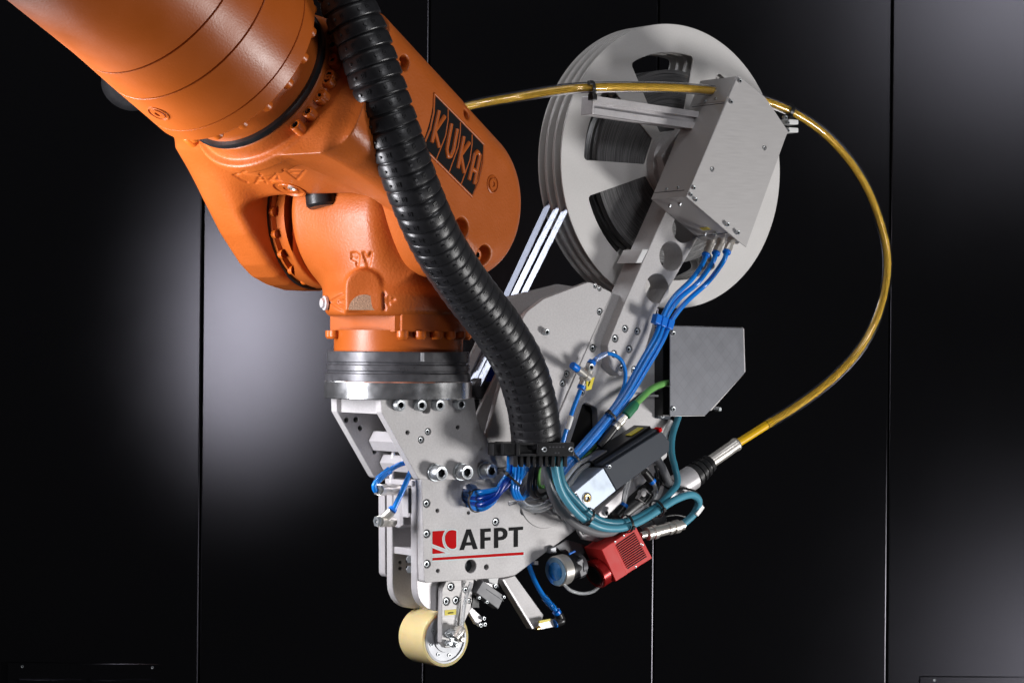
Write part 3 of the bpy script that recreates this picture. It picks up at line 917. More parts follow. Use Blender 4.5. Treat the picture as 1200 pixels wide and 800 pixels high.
# carrier brackets
bf = [(446, 466), (447, 483, .004), (491, 562, .006), (570, 562, .014), (585, 547, .012), (577, 526, .01), (559, 491, .012), (556, 466)]
plate('bracket_plate', bf, 0.056, 0.012, M['alu'], head,
      holes=[(477.5, 506.5, .0024), (536.5, 500.5, .0024)], flat=[(501.5, 505.5, .0038), (493.5, 515, .0038)], slots=[[(494.5, 469, .001), (494.5, 484, .004), (504, 484, .004), (504, 469, .001)]],
      caps=[(465, 474.5, .0068, .009), (489.5, 474.5, .0068, .009), (511, 474.5, .0068, .009), (536, 473.5, .0068, .009)])
for (x, y) in ((509, 553.5), (539, 552.5), (567.5, 551)):
    p = Pd(x, y, 0.056); washer(p, HN, 0.0105, head, 0.003)
    screw(p + HN * 0.002, HN, 0.0088, 0.0135, head)
bk = [(394, 466), (394.5, 482, .004), (439, 560, .008), (520, 562), (505, 466)]
plate('bracket_plate', bk, -0.042, 0.012, M['alu'], head, holes=[(406, 492, .003), (417, 491.5, .0032), (422, 501.5, .0028), (439, 529, .0025)])
def bar(name, px0, py0, px1, py1, d0, d1, mt, parent, bevel=0.0006):
    """block: rectangle in photo pixels on its front face d1, reaching back to d0"""
    return plate(name, [(px0, py0), (px1, py0), (px1, py1), (px0, py1)], d1, d1 - d0, mt, parent, bevel=bevel)
bar('spacer_block', 446, 468, 500, 485, -0.042, 0.043, M['alu'], head)
# hexagonal spacer rods between the brackets
for (x, y, r) in ((489, 519, 0.013), (500, 545, 0.011)):
    c = Pd(x, y, 0.044)
    link('spacer_rod', slab('spacer_rod', circ(0, 0, r, 6), [], 0.084, 0.0006), head, H @ T(*(HI @ c)), M['alu_light'])
tube('inner_rib', [Pd(466, 520, -0.02), Pd(461, 535, -0.02), Pd(459, 565, -0.02)], 0.0035, M['alu_light'], head)

# face plate with the lettering
face = plate('face_plate', [(494, 561), (497, 682.5, .004), (590, 676.5), (604, 673.5), (641, 646), (684, 614), (716, 590), (782, 535, .004), (783, 470), (779, 440), (762, 352), (741, 349.5, .004), (716, 343.5, .003), (640, 500), (600, 540), (585, 555)],
      0.0435, 0.012, M['alu'], head,
      holes=[(512.5, 598, .0022), (549, 600.5, .0018), (513, 668.5, .0022), (551.5, 663, .0078), (570, 664, .003), (551, 579, .0125)],
      flat=[(500, 589.5, .0046), (500, 625, .0046), (500.5, 660.5, .0046), (581, 611, .0046), (613.5, 598.5, .0046), (657, 505, .0048), (713.5, 518.5, .005)],
      slots=[[(684, 470, .006), (700, 478, .006), (702, 520), (690, 560), (668, 560), (668, 520)]])
plate('face_shade_backing', [(520, 570), (520, 660), (600, 660), (700, 580), (760, 500), (720, 380)], 0.029, 0.003, M['darkbrown'], head)  # dark sheet added so the holes in front of it look shaded
# round shaft cover and motor shaft
plate('shaft_cover', [(638 + 28.5 * math.cos(t * math.pi / 24), 586 + 33 * math.sin(t * math.pi / 24)) for t in range(48)], 0.0447, 0.003, M['alu'], head, flat=[(626.5, 597.5, .0046)], caps=[(659, 604.5, .0042, .004)])
cs = Pd(647, 589, 0.045)
cyl('shaft_sleeve', cs, cs + HN * 0.014, 0.0145, M['hub'], head, 0.002)

# lettering on the face plate
LZ = lambda L: [(490 + x / 8.0, 600 + y / 8.0) for x, y in L]
def arc(cx, cy, r, a0, a1, n=12):
    return [(cx + r * math.cos(rad(a0 + (a1 - a0) * i / n)), cy + r * math.sin(rad(a0 + (a1 - a0) * i / n))) for i in range(n + 1)]
logo = [[(134, 177), (253, 169), (238, 198), (228, 230), (226, 255), (231, 290), (243, 320), (259, 343), (134, 296)],
        [(359, 174), (359, 326), (340, 340), (318, 342), (297, 336), (275, 318), (260, 292), (252, 260), (253, 225), (265, 194), (285, 174), (310, 166), (335, 166)],
        [(134, 333), (258, 380), (134, 390)],
        [(134, 426), (989, 371), (989, 398), (134, 451)]]
for L in logo:
    plate('logo_edge', LZ(L), 0.0437, 0.0003, M['pale'], face, bevel=0, grow=0.0014)
    plate('logo_mark', LZ(L), 0.0439, 0.0004, M['redprint'], face, bevel=0)
letters = {'A': ([(388, 355), (455, 160), (495, 157), (560, 343), (518, 346), (504, 308), (443, 312), (430, 352)], [[(452, 281), (496, 278), (474, 206)]]),
 'F': ([(585, 343), (585, 155), (682, 148), (682, 180), (625, 184), (625, 235), (680, 231), (680, 262), (625, 266), (625, 340)], []),
 'P': ([(713, 335), (713, 147), (775, 143), (800, 146), (822, 157), (836, 176), (840, 200), (834, 225), (820, 244), (800, 256), (775, 261), (752, 262), (752, 332)], [[(752, 178), (752, 231), (774, 229), (791, 222), (800, 203), (793, 184), (775, 176)]]),
 'T': ([(850, 173), (850, 142), (985, 133), (985, 163), (937, 167), (937, 322), (897, 326), (897, 169)], [])}
for k, (ol, hs) in letters.items():
    plate('letter', LZ(ol), 0.0439, 0.0004, M['blackprint'], face, bevel=0, slots=[LZ(h) for h in hs])

# cover plate over the tape channel, its rear plate and rail
plate('cover_plate', [(560, 552), (601, 395, .01), (616, 366, .03), (637, 350), (690, 330, .012), (700, 334), (717, 342.5, .002), (652, 488), (640, 515), (600, 545)], 0.052, 0.008, M['alu'], head,
      flat=[(703, 365, .0042), (697.5, 335.2, .0026), (702.5, 338.4, .0026), (664.5, 438, .0042), (659.5, 449, .0042)], caps=[(637.5, 389, .004, .007)])
plate('rear_plate', [(594, 348), (655, 333), (712, 342), (735, 349), (650, 520), (590, 520)], 0.016, 0.008, M['alu'], head)
plate('edge_rail', [(715.5, 343.5), (741, 349.5), (735, 365), (660, 520), (640, 520)], 0.0475, 0.006, M['alu'], head,
      flat=[(695, 408, .0046), (679, 418, .003), (683, 460, .003)])
plate('clip_strip', [(736.5, 340), (746, 344), (740, 355), (733, 352)], 0.046, 0.01, M['white'], head)

# reel arm
plate('reel_arm', [(835, 190), (800, 200), (779, 250), (733, 352), (712, 404, .01), (714.5, 430, .008), (727, 441, .008), (744, 441.5, .006), (750, 432), (771, 360), (823, 270), (850, 215)], 0.062, 0.036, M['alu'], head,
      holes=[(786.5, 300, .0183), (770, 338, .0183), (801, 268, .0175)],
      flat=[(732.6, 385, .0044), (747, 388, .0044), (721, 396.5, .0046), (737.5, 409, .0046), (719.5, 414.5, .0044), (728.6, 430.5, .0044), (743, 433, .0044)])
plate('arm_clip', [(745, 308), (752, 308), (760, 292), (753, 292)], 0.0625, 0.038, M['white'], head)

# guide wheel bracket on the left, half hidden by the hose
plate('guide_bracket', [(556, 491), (585, 432), (600, 400), (640, 400), (640, 509), (567, 509)], 0.022, 0.005, M['alu'], head, flat=[(575, 503, .003), (593, 503, .003)], slots=[[(640, 440, .02), (606, 440, .02), (590, 452, .02), (590, 480, .02), (602, 492, .015), (640, 492)]])
plate('guide_rear_plate', [(549, 424), (561, 398), (640, 398), (640, 500), (549, 500)], -0.02, 0.006, M['alu'], head)
gw = Pd(602, 462, 0.008)
link('guide_wheel', lathe_mesh('guide_wheel', cyl_prof(0.034, -0.004, 0.004, 0.001), 48), head, zframe(gw, HN), M['white'])
gw = Pd(576, 456, -0.012)
link('guide_wheel', lathe_mesh('guide_wheel', [(0, 0), (0.024, 0), (0.024, 0.003), (0.019, 0.004), (0.019, 0.009), (0.013, 0.010), (0.011, 0.014), (0, 0.014)], 48), head, zframe(gw, HN), M['alu'])
gh = Pd(563, 455, 0.004)
link('wheel_hub', lathe_mesh('wheel_hub', [(0, -.01), (0.0125, -.01), (0.0125, 0.004), (0.010, 0.006), (0.005, 0.006), (0.0045, 0.003), (0, 0.003)], 32), head, zframe(gh, HN), M['blacksteel'])
cyl('spring_pin', Pd(556, 468, 0.0), Pd(557, 490, 0.0), 0.0055, M['black'], head)
plate('guide_link', [(570, 447), (578, 447), (586, 420), (580, 418)], 0.012, 0.004, M['bluedark'], head)

# layered side plates on the left
plate('side_plate', [(488, 562), (488.5, 714.5, .030), (532, 716, .004), (532, 688), (585, 688), (585, 562)], 0.0312, 0.0125, M['alu_light'], head)
sp_in = plate('side_plate', [(459, 562), (459.5, 712, .030), (528, 713), (540, 690), (540, 562)], -0.018, 0.0115, M['alu'], head,
      holes=[(468.8, 658.5, .002), (468.8, 665.5, .002), (477.5, 657.5, .002), (477.5, 664.5, .002)])
plate('side_plate', [(450.5, 574), (451, 676, .007), (520, 678), (520, 574)], -0.0345, 0.0135, M['alu_light'], head)
plate('top_bridge', [(483, 563), (530, 563), (530, 569), (483, 569)], 0.028, 0.058, M['alu_light'], head)
bar('cross_bar', 482, 642.5, 520, 650.5, -0.018, 0.0185, M['alu_light'], head)
bar('cylinder_body', 470, 569, 520, 617.5, -0.017, 0.002, M['alu_light'], head, 0.003)
bar('cylinder_body', 479, 569, 520, 606, 0.0025, 0.0175, M['alu_light'], head, 0.002)
bar('sensor_strip', 479.5, 571.5, 520, 601, 0.018, 0.0205, M['black'], head)
cyl('guide_rod', Pd(470, 606, -0.008), Pd(470, 618, -0.008), 0.006, M['steel'], head)
for (x, y) in ((480.5, 655), (480.5, 667)):
    cyl('hex_nut', Pd(x, y, 0.01), Pd(x, y, 0.018), 0.005, M['steel'], head, n=6)

# roller fork
plate('roller_fork', [(518, 690, .006), (523, 680.5), (541, 678), (541.5, 697), (537, 726), (531, 757, .004), (522.5, 759, .003), (517.5, 752)], 0.0425, 0.009, M['alu_brush'], head,
      flat=[(528.5, 687, .0046), (523.3, 704.2, .0046), (534.5, 703, .0046)])
plate('roller_fork', [(541.5, 678), (556, 676), (554, 690), (552, 712), (541.5, 735), (538, 735)], 0.040, 0.005, M['alu_brush'], head,
      flat=[(546, 690.8, .0036), (546, 703.5, .0028), (550, 703.5, .0028)])
plate('inner_block', [(512, 680), (545, 676), (545, 710), (512, 714)], 0.018, 0.02, M['alu'], head)
plate('tag', [(521.3, 714.5), (534.8, 713.2), (534.6, 719.6), (521.3, 720.8)], 0.0429, 0.0003, M['yellow'], head, bevel=0)
plate('tag_print', [(525, 717.2), (531.5, 716.6), (531.5, 717.9), (525, 718.5)], 0.0431, 0.0002, M['blackprint'], head, bevel=0)
tube('drive_rod', [Pd(552, 682, 0.046), Pd(545, 705, 0.047), Pd(541, 735, 0.048)], 0.0022, M['clearsoft'], head)
# clutter at the roller axle
for (x, y, d, dx, dy, L, r, mt) in [(527, 742, .042, 0, 0, .012, .0062, 'steel'), (534, 737, .042, 0, 0, .016, .0045, 'nickel'), (523, 753, .042, 0, 0, .010, .0036, 'steel'), (531, 755, .042, 0, 0, .009, .0036, 'steel'),
                                   (523.5, 742, .046, 0, 0, .006, .003, 'steel'), (536, 748, .042, 0, 0, .012, .004, 'nickel')]:
    c = Pd(x, y, d); link('axle_nut', lathe_mesh('axle_nut', [(0, 0), (r, 0), (r, L * .5), (r * .75, L * .52), (r * .75, L * .9), (r * .6, L), (r * .3, L), (r * .28, L * .8), (0, L * .8)], 12, 30), head, zframe(c, HN), M[mt])
turned('rotary_fitting', Pd(534, 747, 0.056), Pd(542, 735, 0.056), [(0, .0042), (.3, .0042), (.32, .0056), (.85, .0056), (1, .0045)], M['nickel'], head, 16)

# air nozzle bracket, bent strip with a foot
plate('nozzle_arm', [(590, 678), (603.5, 674), (637, 720), (634, 733), (625, 737)], 0.038, 0.004, M['alu'], head)
plate('nozzle_flange', [(588, 678.5), (591, 677.5), (626.5, 736), (623.5, 736.5)], 0.0455, 0.012, M['alu_light'], head)
noz = plate('nozzle_block', [(631, 729), (652, 725.5), (652, 733.5), (631, 738)], 0.046, 0.014, M['alu_light'], head)
plate('tag', [(632, 727), (645, 724.5), (645, 727.2), (632, 730)], 0.0478, 0.002, M['yellow'], head, bevel=0)
cyl('brass_tip', Pd(633, 735, 0.046), Pd(628, 736.5, 0.046), 0.0026, M['brass'], head)

# lens and camera carrier plate under the cables
plate('carrier_plate', [(676, 619, .006), (690, 609), (745, 606, .01), (728, 632, .012), (716, 638), (684, 632, .006)], 0.058, 0.006, M['alu'], head, flat=[(684.5, 622, .004)], holes=[(703, 629.5, .0012), (711, 630.5, .0012)])
plate('optic_plate', [(700, 600), (716, 604), (776, 546), (768, 538)], 0.052, 0.006, M['alu_light'], head)
plate('optic_bracket', [(748, 584), (757, 572), (764, 580), (756, 590)], 0.066, 0.008, M['alu'], head, flat=[(754.5, 578, .003)])
plate('foot_clip', [(701, 601), (709, 592), (714, 594), (712, 606), (704, 607)], 0.06, 0.006, M['alu_light'], head, caps=[(709, 601, .0035, .003)])
plate('tab', [(648, 615.5), (652, 612.5), (700, 577)], 0.045, 0.002, M['alu'], head) if False else None
bar('small_stop', 626, 657, 631, 661.5, 0.025, 0.042, M['alu_light'], head)

# ------------------------------------------------------------------ compaction roller
rf = Pd(522.5, 748, 0.026); rb = Pd(522.5, 748, 0.026) - HN * 0.052
rol = thing('compaction_roller', tuple((rf + rb) / 2 - Vector((0, 0, 0.034))), 'amber silicone roller with polished metal hub at the bottom of the grey head', 'roller')
RM = zframe(rf, HN)
link('roller_sleeve', lathe_mesh('roller_sleeve', [(0.0275, -0.0515), (0.031, -0.0525), (0.0328, -0.051), (0.0332, -0.049), (0.0332, -0.003), (0.0328, -0.001), (0.031, 0), (0.0272, -0.0006)], 96), rol, RM, M['roller'])
hubo = link('roller_hub', lathe_mesh('roller_hub', [(0, -0.0535), (0.029, -0.0535), (0.029, 0.0002), (0.0265, 0.0006), (0.0262, -0.001), (0.016, -0.001), (0.0155, 0.0005), (0, 0.0005)], 96), rol, RM, M['hub'])
for k in range(8):
    a = 2 * math.pi * (k + .35) / 8
    screw(RM @ Vector((0.0205 * math.cos(a), 0.0205 * math.sin(a), -0.001)), HN, 0.0022, 0.0012, hubo)
link('axle', lathe_mesh('axle', cyl_prof(0.006, -0.065, 0.018), 24), rol, RM, M['steel'])

# ------------------------------------------------------------------ three tape reels side by side
RC = (790.0, 195.0)
def sector(k, r0=0.048, r1=0.1435, rc=0.007):
    """opening between two spokes, with radial edges"""
    c = 98.5 + 60 * k; th0 = rad(c - 21); th1 = rad(c + 21)
    p = lambda r, t: (r * math.cos(t), r * math.sin(t))
    pts = [(*p(r0, th0), .003), (*p(r1, th0), rc)]
    pts += [p(r1, th0 + (th1 - th0) * i / 10) for i in range(1, 10)]
    pts += [(*p(r1, th1), rc), (*p(r0, th1), .003)]
    return fillet(pts)
flange_me = slab('flange', circ(0, 0, 0.1793, 160), [sector(k) for k in range(6)] + [circ(0, 0, 0.012)], 0.0022, 0.0005); flange_me.materials.append(M['reel'])
wind_me = lathe_mesh('winding', [(0.04, 0), (0.121, 0), (0.122, 0.0005), (0.122, 0.0105), (0.121, 0.011), (0.04, 0.011)], 160); wind_me.materials.append(M['winding'])
core_me = lathe_mesh('core', [(0.012, 0), (0.041, 0), (0.041, 0.011), (0.012, 0.011)], 64); core_me.materials.append(M['reel'])
reel_lab = ['front tape reel, the white spoked flange facing the viewer', 'middle tape reel between the front and the rear reel', 'rearmost tape reel on the left of the stack']
rc = Pd(*RC, 0.016)
for k in range(3):
    z0 = -0.0158 * k
    base = rc + HN * (z0 - 0.0075)
    r_ = thing('tape_reel', tuple(base), reel_lab[k], 'tape reel', 'tape reels stacked on the reel arm')
    MR = H.copy(); 
    for i in range(3): MR[i][3] = rc[i]
    link('flange', flange_me, r_, MR @ T(0, 0, z0))
    link('winding', wind_me, r_, MR @ T(0, 0, z0 - 0.0133) @ Matrix.Rotation(k * 1.1, 4, 'Z'))
    link('core', core_me, r_, MR @ T(0, 0, z0 - 0.0133))
    link('flange', flange_me, r_, MR @ T(0, 0, z0 - 0.0134))
# hub behind the arm
hb = thing('reel_hub', tuple(rc + HN * 0.002), 'grey round reel hub between the white flange and the control box', 'hub')
link('hub_drum', lathe_mesh('hub_drum', [(0, 0), (0.045, 0), (0.045, 0.012), (0.040, 0.014), (0.040, 0.026), (0.034, 0.028), (0.034, 0.045), (0, 0.045)], 64), hb, zframe(rc + HN * 0.001, HN), M['alu'])
hc = HI @ rc
link('hub_plate', slab('hub_plate', [(0.05 * math.cos(rad(30 + 60 * i)), 0.05 * math.sin(rad(30 + 60 * i))) for i in range(6)], [circ(0, 0, 0.02)], 0.012, 0.001), hb, H @ T(hc.x + 0.003, hc.y, hc.z + 0.031) @ Matrix.Rotation(rad(20), 4, 'Z'), M['alu'])

# tapes running from the reels into the head
tl = ['bright tape strip running from the front reel down behind the cover plate', 'bright tape strip running from the middle reel into the head', 'dull fibre tape strip running from the rear reel into the head']
ends = [((690, 190), (669, 233), (612.5, 347), (560, 452)), ((680, 190), (657, 235), (603, 345), (555, 445)), ((668, 190), (645, 235), (596, 340), (548, 440))]
for k in range(3):
    d = 0.016 - 0.0158 * k - 0.0078
    Vv = []; Ff = []
    P_ = [Pd(*q, d) for q in ends[k]]
    P_ = spline(P_, 0.01)
    nx = HN
    for q in P_:
        t = HU * 0.0004
        for s in (-1, 1):
            Vv += [q + HN * (s * 0.0064) + t, q + HN * (s * 0.0064) - t]
    c = P_[len(P_) // 2].copy()
    for i in range(len(P_) - 1):
        a = i * 4; b = a + 4
        Ff += [(a, a + 2, b + 2, b), (a + 1, b + 1, b + 3, a + 3), (a, b, b + 1, a + 1), (a + 2, a + 3, b + 3, b + 2)]
    me = mesh('tape_strip', [v - c for v in Vv], Ff, 30)
    bm = bmesh.new(); bm.from_mesh(me); bmesh.ops.recalc_face_normals(bm, faces=bm.faces); bm.to_mesh(me); bm.free()
    tag(link('tape_strip', finish(me, 30), None, T(*c), M['tape'] if k < 2 else M['taped']), tl[k], 'tape', 'tape strips')

# ------------------------------------------------------------------ control box on the reel arm
DF, DB = 0.134, 0.0635
bx = thing('control_box', tuple(Pd(835, 290, 0.09)), 'sheet metal control box in front of the white reel with three blue hoses below', 'box')
lid_pts = [(865, 87.6, .002), (897, 114), (924, 154, .002), (921, 161), (874.5, 290, .001), (868, 285), (804.3, 230.5, .001)]
lid = plate('lid', lid_pts, DF, 0.0015, M['alu_brush'], bx, flat=[(896, 173, .0030), (834.5, 198, .0030)],
            caps=[(866, 95, .0026, .003), (855.7, 119.5, .0026, .003), (812, 220, .0026, .003), (814, 234, .0026, .003), (808.5, 228, .0026, .003), (850.5, 263, .0026, .005), (862.5, 272.5, .0026, .005)])
body_pts = [(864, 89.5), (896, 116), (920, 155), (916, 161), (871, 284), (866, 281), (806, 230.5)]
bo = fillet([Ld(p[0], p[1], DF) for p in body_pts])
cx = sum(p[0] for p in bo) / len(bo); cy = sum(p[1] for p in bo) / len(bo)
body = link('housing', slab('housing', [(a - cx, b - cy) for a, b in bo], [], DF - DB - 0.0017, 0.0008), bx, H @ T(cx, cy, DF - 0.0016), M['alu_brush'])
# facet frames: left side and underside
def facet(pa, pb):
    a = Pd(*pa, DF); b = Pd(*pb, DF)
    t = (b - a).normalized(); n = t.cross(HN)
    if n.x > 0 and n.z > 0: n = -n
    return a, t, n
fa, ft, fn = facet((864, 89.5), (806, 230.5))
if fn.dot(-HU) < 0: fn = -fn
ga, gt, gn = facet((806, 230.5), (866, 281))
if gn.z > 0: gn = -gn
def on_facet(px, py, a, n):
    return hitplane(px, py, a, n)
for (x, y) in ((827, 119), (839, 116), (781.6, 222), (794.6, 220)):
    screw(on_facet(x, y, fa, fn), fn, 0.0019, 0.0016, body)
for (x, y) in ((785, 240), (797, 238), (826.5, 273), (838.5, 272)):
    screw(on_facet(x, y, ga, gn), gn, 0.0022, 0.0035, body)
def strip_on(pa, pb, a, n, w, th, mt, name, parent, lift=0.0):
    p0 = on_facet(*pa, a, n); p1 = on_facet(*pb, a, n)
    return box(name, zframe((p0 + p1) / 2 + n * lift, n, p1 - p0), ((p1 - p0).length, w, th), mt, parent, 0.0002)
strip_on((811, 125.5), (849, 121), fa, fn, 0.0007, 0.0008, M['socket'], 'seam', body)
strip_on((767, 226), (802, 223), fa, fn, 0.0007, 0.0008, M['socket'], 'seam', body)
strip_on((817, 277), (853, 273), ga, gn, 0.0007, 0.0008, M['socket'], 'seam', body)
# folded end flaps, proud of the housing
strip_on((818, 110), (856, 106), fa, fn, 0.031, 0.0012, M['alu_brush'], 'end_flap', body)
strip_on((822, 268.5), (831, 267.5), ga, gn, 0.006, 0.0008, M['yellow'], 'tag', body)
fits = []
for (x, y) in ((833, 283.5), (845, 281.5), (857.5, 280)):
    p = on_facet(x, y, ga, gn)
    dn = (gn * 0.9 + HN * 0.1).normalized()
    turned('hose_fitting', p, p + dn * 0.017, [(0, .0052), (.35, .0052), (.37, .0044), (.55, .0044), (.57, .0052), (1, .005)], M['nickel'], bx, 16)
    turned('release_ring', p + dn * 0.0172, p + dn * 0.0212, [(0, .0046), (.5, .0056), (1, .005)], M['bluering'], bx, 16)
    fits.append((p + dn * 0.0215, dn))
# white cable clip on the right edge
for (x, y) in ((924, 143.5), (924, 153)):
    c = Pd(x, y, 0.118)
    box('cable_clip', zframe(c, HN, HU), (0.016, 0.006, 0.02), M['white'], bx, 0.001)
    screw(Pd(x - 1, y, 0.128), HN, 0.0022, 0.002, bx)
for (x, y) in ((919.5, 138),):
    screw(Pd(x, y, DF), HN, 0.0028, 0.003, bx)

# ------------------------------------------------------------------ aluminium profile rail
r0 = Pd(690, 124, 0.078); r1 = Pd(812, 142, 0.078)
ral = tag(thing('profile_rail', tuple(r0), 'x', 'rail'), 'slotted aluminium profile rail reaching left from the control box across the reel', 'rail')
ax_ = (r1 - r0).normalized()
def rail_prof(s=0.011):
    q = [(-s, -s), (-.0035, -s), (-.0035, -s + .002), (-.005, -s + .0035), (-.005, -.0055), (.005, -.0055), (.005, -s + .0035), (.0035, -s + .002), (.0035, -s)]
    full = []
    for k in range(4):
        c, s_ = math.cos(k * math.pi / 2), math.sin(k * math.pi / 2)
        full += [(x * c - y * s_, x * s_ + y * c) for x, y in q]
    return full
zf = zframe(r1, -ax_, HN)
# the profile runs from r1 to r0
me = slab('rail_profile', rail_prof(), [circ(0, 0, .0025, 12)], (r1 - r0).length, 0.0003)
link('rail_profile', me, ral, zframe(r0, -ax_, HN), M['alu_light'])
capM = zframe(r0 - ax_ * 0.0015, -ax_, HN)
box('end_cap', capM, (0.0225, 0.0225, 0.003), M['alu_light'], ral, 0.0008)

# ------------------------------------------------------------------ sheet metal cover on the right
sm = thing('sheet_cover', tuple(Pd(828, 487, 0.045)), 'grey sheet metal cover with cut corner and faint diamond print, right of the head', 'cover')
plate('front_sheet', [(785, 381.5), (871, 384), (873, 437), (827, 486.5), (785, 487.5)], 0.075, 0.0016, M['sheet'], sm, caps=[(788.5, 390.5, .0032, .002), (788.5, 479, .0032, .002)])
plate('back_sheet', [(785, 383), (871, 384), (873, 437), (834, 481), (826, 481), (785, 487.5)], 0.034, 0.0016, M['alu_light'], sm)
def between(pa, pb, d0, d1, name, parent, mt, th=0.0016):
    a = Pd(*pa, d1); b = Pd(*pb, d1); t = (b - a)
    c = (a + b) / 2 - HN * ((d1 - d0) / 2)
    return box(name, zframe(c, HN, t), (t.length, th, d1 - d0), mt, parent, 0.0003)
between((785, 382), (871, 384.4), 0.034, 0.073, 'top_flange', sm, M['alu_light'])
between((871.5, 385), (873, 436), 0.034, 0.073, 'side_flange', sm, M['alu_light'])
between((785, 487), (826, 486.5), 0.045, 0.073, 'bottom_flange', sm, M['alu_light'])
plate('mount', [(777, 386), (785, 386), (785, 487), (777, 487)], 0.06, 0.03, M['black'], sm)
plate('mount_foot', [(771, 476), (786, 476), (786, 492), (771, 490)], 0.05, 0.01, M['anthracite'], sm, caps=[(775, 487, .003, .003)])
lp = Pd(838, 479, 0.04)
cyl('lock_stud', lp, lp + HN * 0.01, 0.003, M['steel'], sm)

# ------------------------------------------------------------------ laser optic module: long dark housing with a blued steel end
lz = thing('optic_module', tuple(Pd(735, 575, 0.08)), 'long anthracite optic module with blued steel end block and yellow sticker', 'optic module')
plate('end_block', [(674, 575.5), (707, 548), (722, 574.5), (689, 602)], 0.106, 0.044, M['bluesteel'], lz)
plate('housing', [(707.6, 547.6), (775, 505, .002), (785, 517, .003), (784, 529, .003), (722.4, 574.2)], 0.1065, 0.045, M['anthracite'], lz)
# two-layer ribbed upper shell
a_ = Vector(Ld(708, 548, 0.1065)); b_ = Vector(Ld(775, 505, 0.1065))
def shell(s0, s1, h0, h1, d1, t, mt, name):
    """strip lying on the upper edge of the housing: s along the edge 0..1, h above it in metres"""
    e = (b_ - a_); n = Vector((-e.y, e.x)).normalized()
    q = [a_ + e * s0 + n * h0, a_ + e * s1 + n * h0, a_ + e * s1 + n * h1, a_ + e * s0 + n * h1]
    c = sum(q, Vector((0, 0))) / 4
    return link(name, slab(name, [tuple(p - c) for p in q], [], t, 0.0006), lz, H @ T(c.x, c.y, d1), mt)
shell(0.0, 0.985, 0.0005, 0.004, 0.102, 0.014, M['anthracite'], 'shell_rib')
shell(0.0, 0.97, 0.0045, 0.008, 0.093, 0.032, M['black'], 'shell_rib')
shell(-0.02, 0.97, 0.0005, 0.0043, 0.085, 0.024, M['black'], 'shell')
shell(-0.02, 0.25, 0.0085, 0.0105, 0.090, 0.02, M['sensor'], 'connector')
shell(0.68, 0.9, 0.0083, 0.0092, 0.088, 0.012, M['yellow'], 'tag')
shell(0.97, 1.02, -0.0005, 0.0042, 0.107, 0.012, M['redprint'], 'red_corner')
screw(Pd(687.5, 583.5, 0.106), HN, 0.0052, 0.002, lz, M['brass'], 'brass_plug')
washer(Pd(687.5, 583.5, 0.106), HN, 0.007, lz, 0.0008)
for (x, y) in ((712.5, 546.5), (673, 578)):
    screw(Pd(x, y, 0.1066), HN, 0.0024, 0.0035, lz)
plate('end_flange', [(670, 577), (674, 574), (690, 602), (686, 604)], 0.1045, 0.04, M['hub'], lz)
for (x0, y0, x1, y1) in ((722, 556, 727, 566), (757, 553, 763, 563)):
    pass
turned('hose_fitting', Pd(755, 552, 0.075), Pd(763, 562, 0.075), [(0, .005), (1, .005)], M['black'], lz, 16)
turned('release_ring', Pd(763, 562, 0.075), Pd(765.5, 565, 0.075), [(0, .0046), (1, .0046)], M['bluering'], lz, 16)
turned('hose_fitting', Pd(722, 604, 0.075), Pd(730, 594, 0.075), [(0, .0065), (.45, .0065), (.5, .0052), (1, .0052)], M['black'], lz, 16)
turned('release_ring', Pd(730, 594, 0.075), Pd(732, 590.5, 0.075), [(0, .0052), (1, .0052)], M['bluering'], lz, 16)

# ------------------------------------------------------------------ fibre collimator (bright barrel with black boot)
fc = thing('fibre_collimator', tuple(Pd(800, 572, 0.06)), 'bright metal fibre collimator barrel with black boot, taking in the amber cable', 'collimator')
q0, q1, q2, q3, q4 = Pd(735, 607, 0.05), Pd(790, 572.5, 0.056), Pd(812, 558.5, 0.058), Pd(833, 541, 0.06), Pd(864, 519.5, 0.062)
turned('rear_barrel', q0, q1, [(0, .012), (.97, .0125), (1, .012)], M['alu_light'], fc, 40)
turned('barrel', q1, q2, [(0, .0145), (.04, .0155), (.96, .0155), (1, .0145)], M['alu_light'], fc, 40)
turned('boot', q2, q3, [(0, .0135), (.04, .0150), (.2, .0150), (.22, .0128), (.28, .0128), (.30, .0145), (.44, .0142), (.46, .0122), (.52, .0122), (.54, .0136), (.68, .0130), (.70, .0112), (.76, .0112), (.78, .0122), (.95, .0114), (1, .009)], M['black'], fc, 40)
turned('sleeve', q3, q4, [(0, .0078), (.03, .0082), (.9, .0082), (.92, .0088), (.97, .0088), (1, .0080)], M['nickel'], fc, 40)
turned('grip', Pd(715, 612, 0.048), Pd(758, 577, 0.052), [(0, .012), (1, .0125)], M['black'], fc, 32)

# ------------------------------------------------------------------ red camera
cm = thing('camera', tuple(Pd(735, 665, 0.06)), 'red finned industrial camera under the teal cables', 'camera')
cam_pts = [(706, 643.5), (745, 616), (764.5, 653.5), (722.5, 680)]
cb_ = plate('body', cam_pts, 0.082, 0.032, M['red'], cm)
def cmap(s, t):                                      # s along the body, t across it, in pixels of the front face
    a, b, c, d = [Vector(q) for q in cam_pts]
    return tuple((a * (1 - s) + b * s) * (1 - t) + (d * (1 - s) + c * s) * t)
for k in range(13):
    t = 0.13 + 0.74 * k / 12
    p = [cmap(0.36, t - 0.017), cmap(0.90, t - 0.017), cmap(0.90, t + 0.017), cmap(0.36, t + 0.017)]
    plate('cooling_slot', p, 0.0823, 0.001, M['blackprint'], cb_, bevel=0)
    if k < 12:
        t2 = t + 0.031
        p = [cmap(0.35, t2 - 0.012), cmap(0.91, t2 - 0.012), cmap(0.91, t2 + 0.012), cmap(0.35, t2 + 0.012)]
        plate('fin', p, 0.0832, 0.0014, M['red'], cb_, bevel=0.0002)
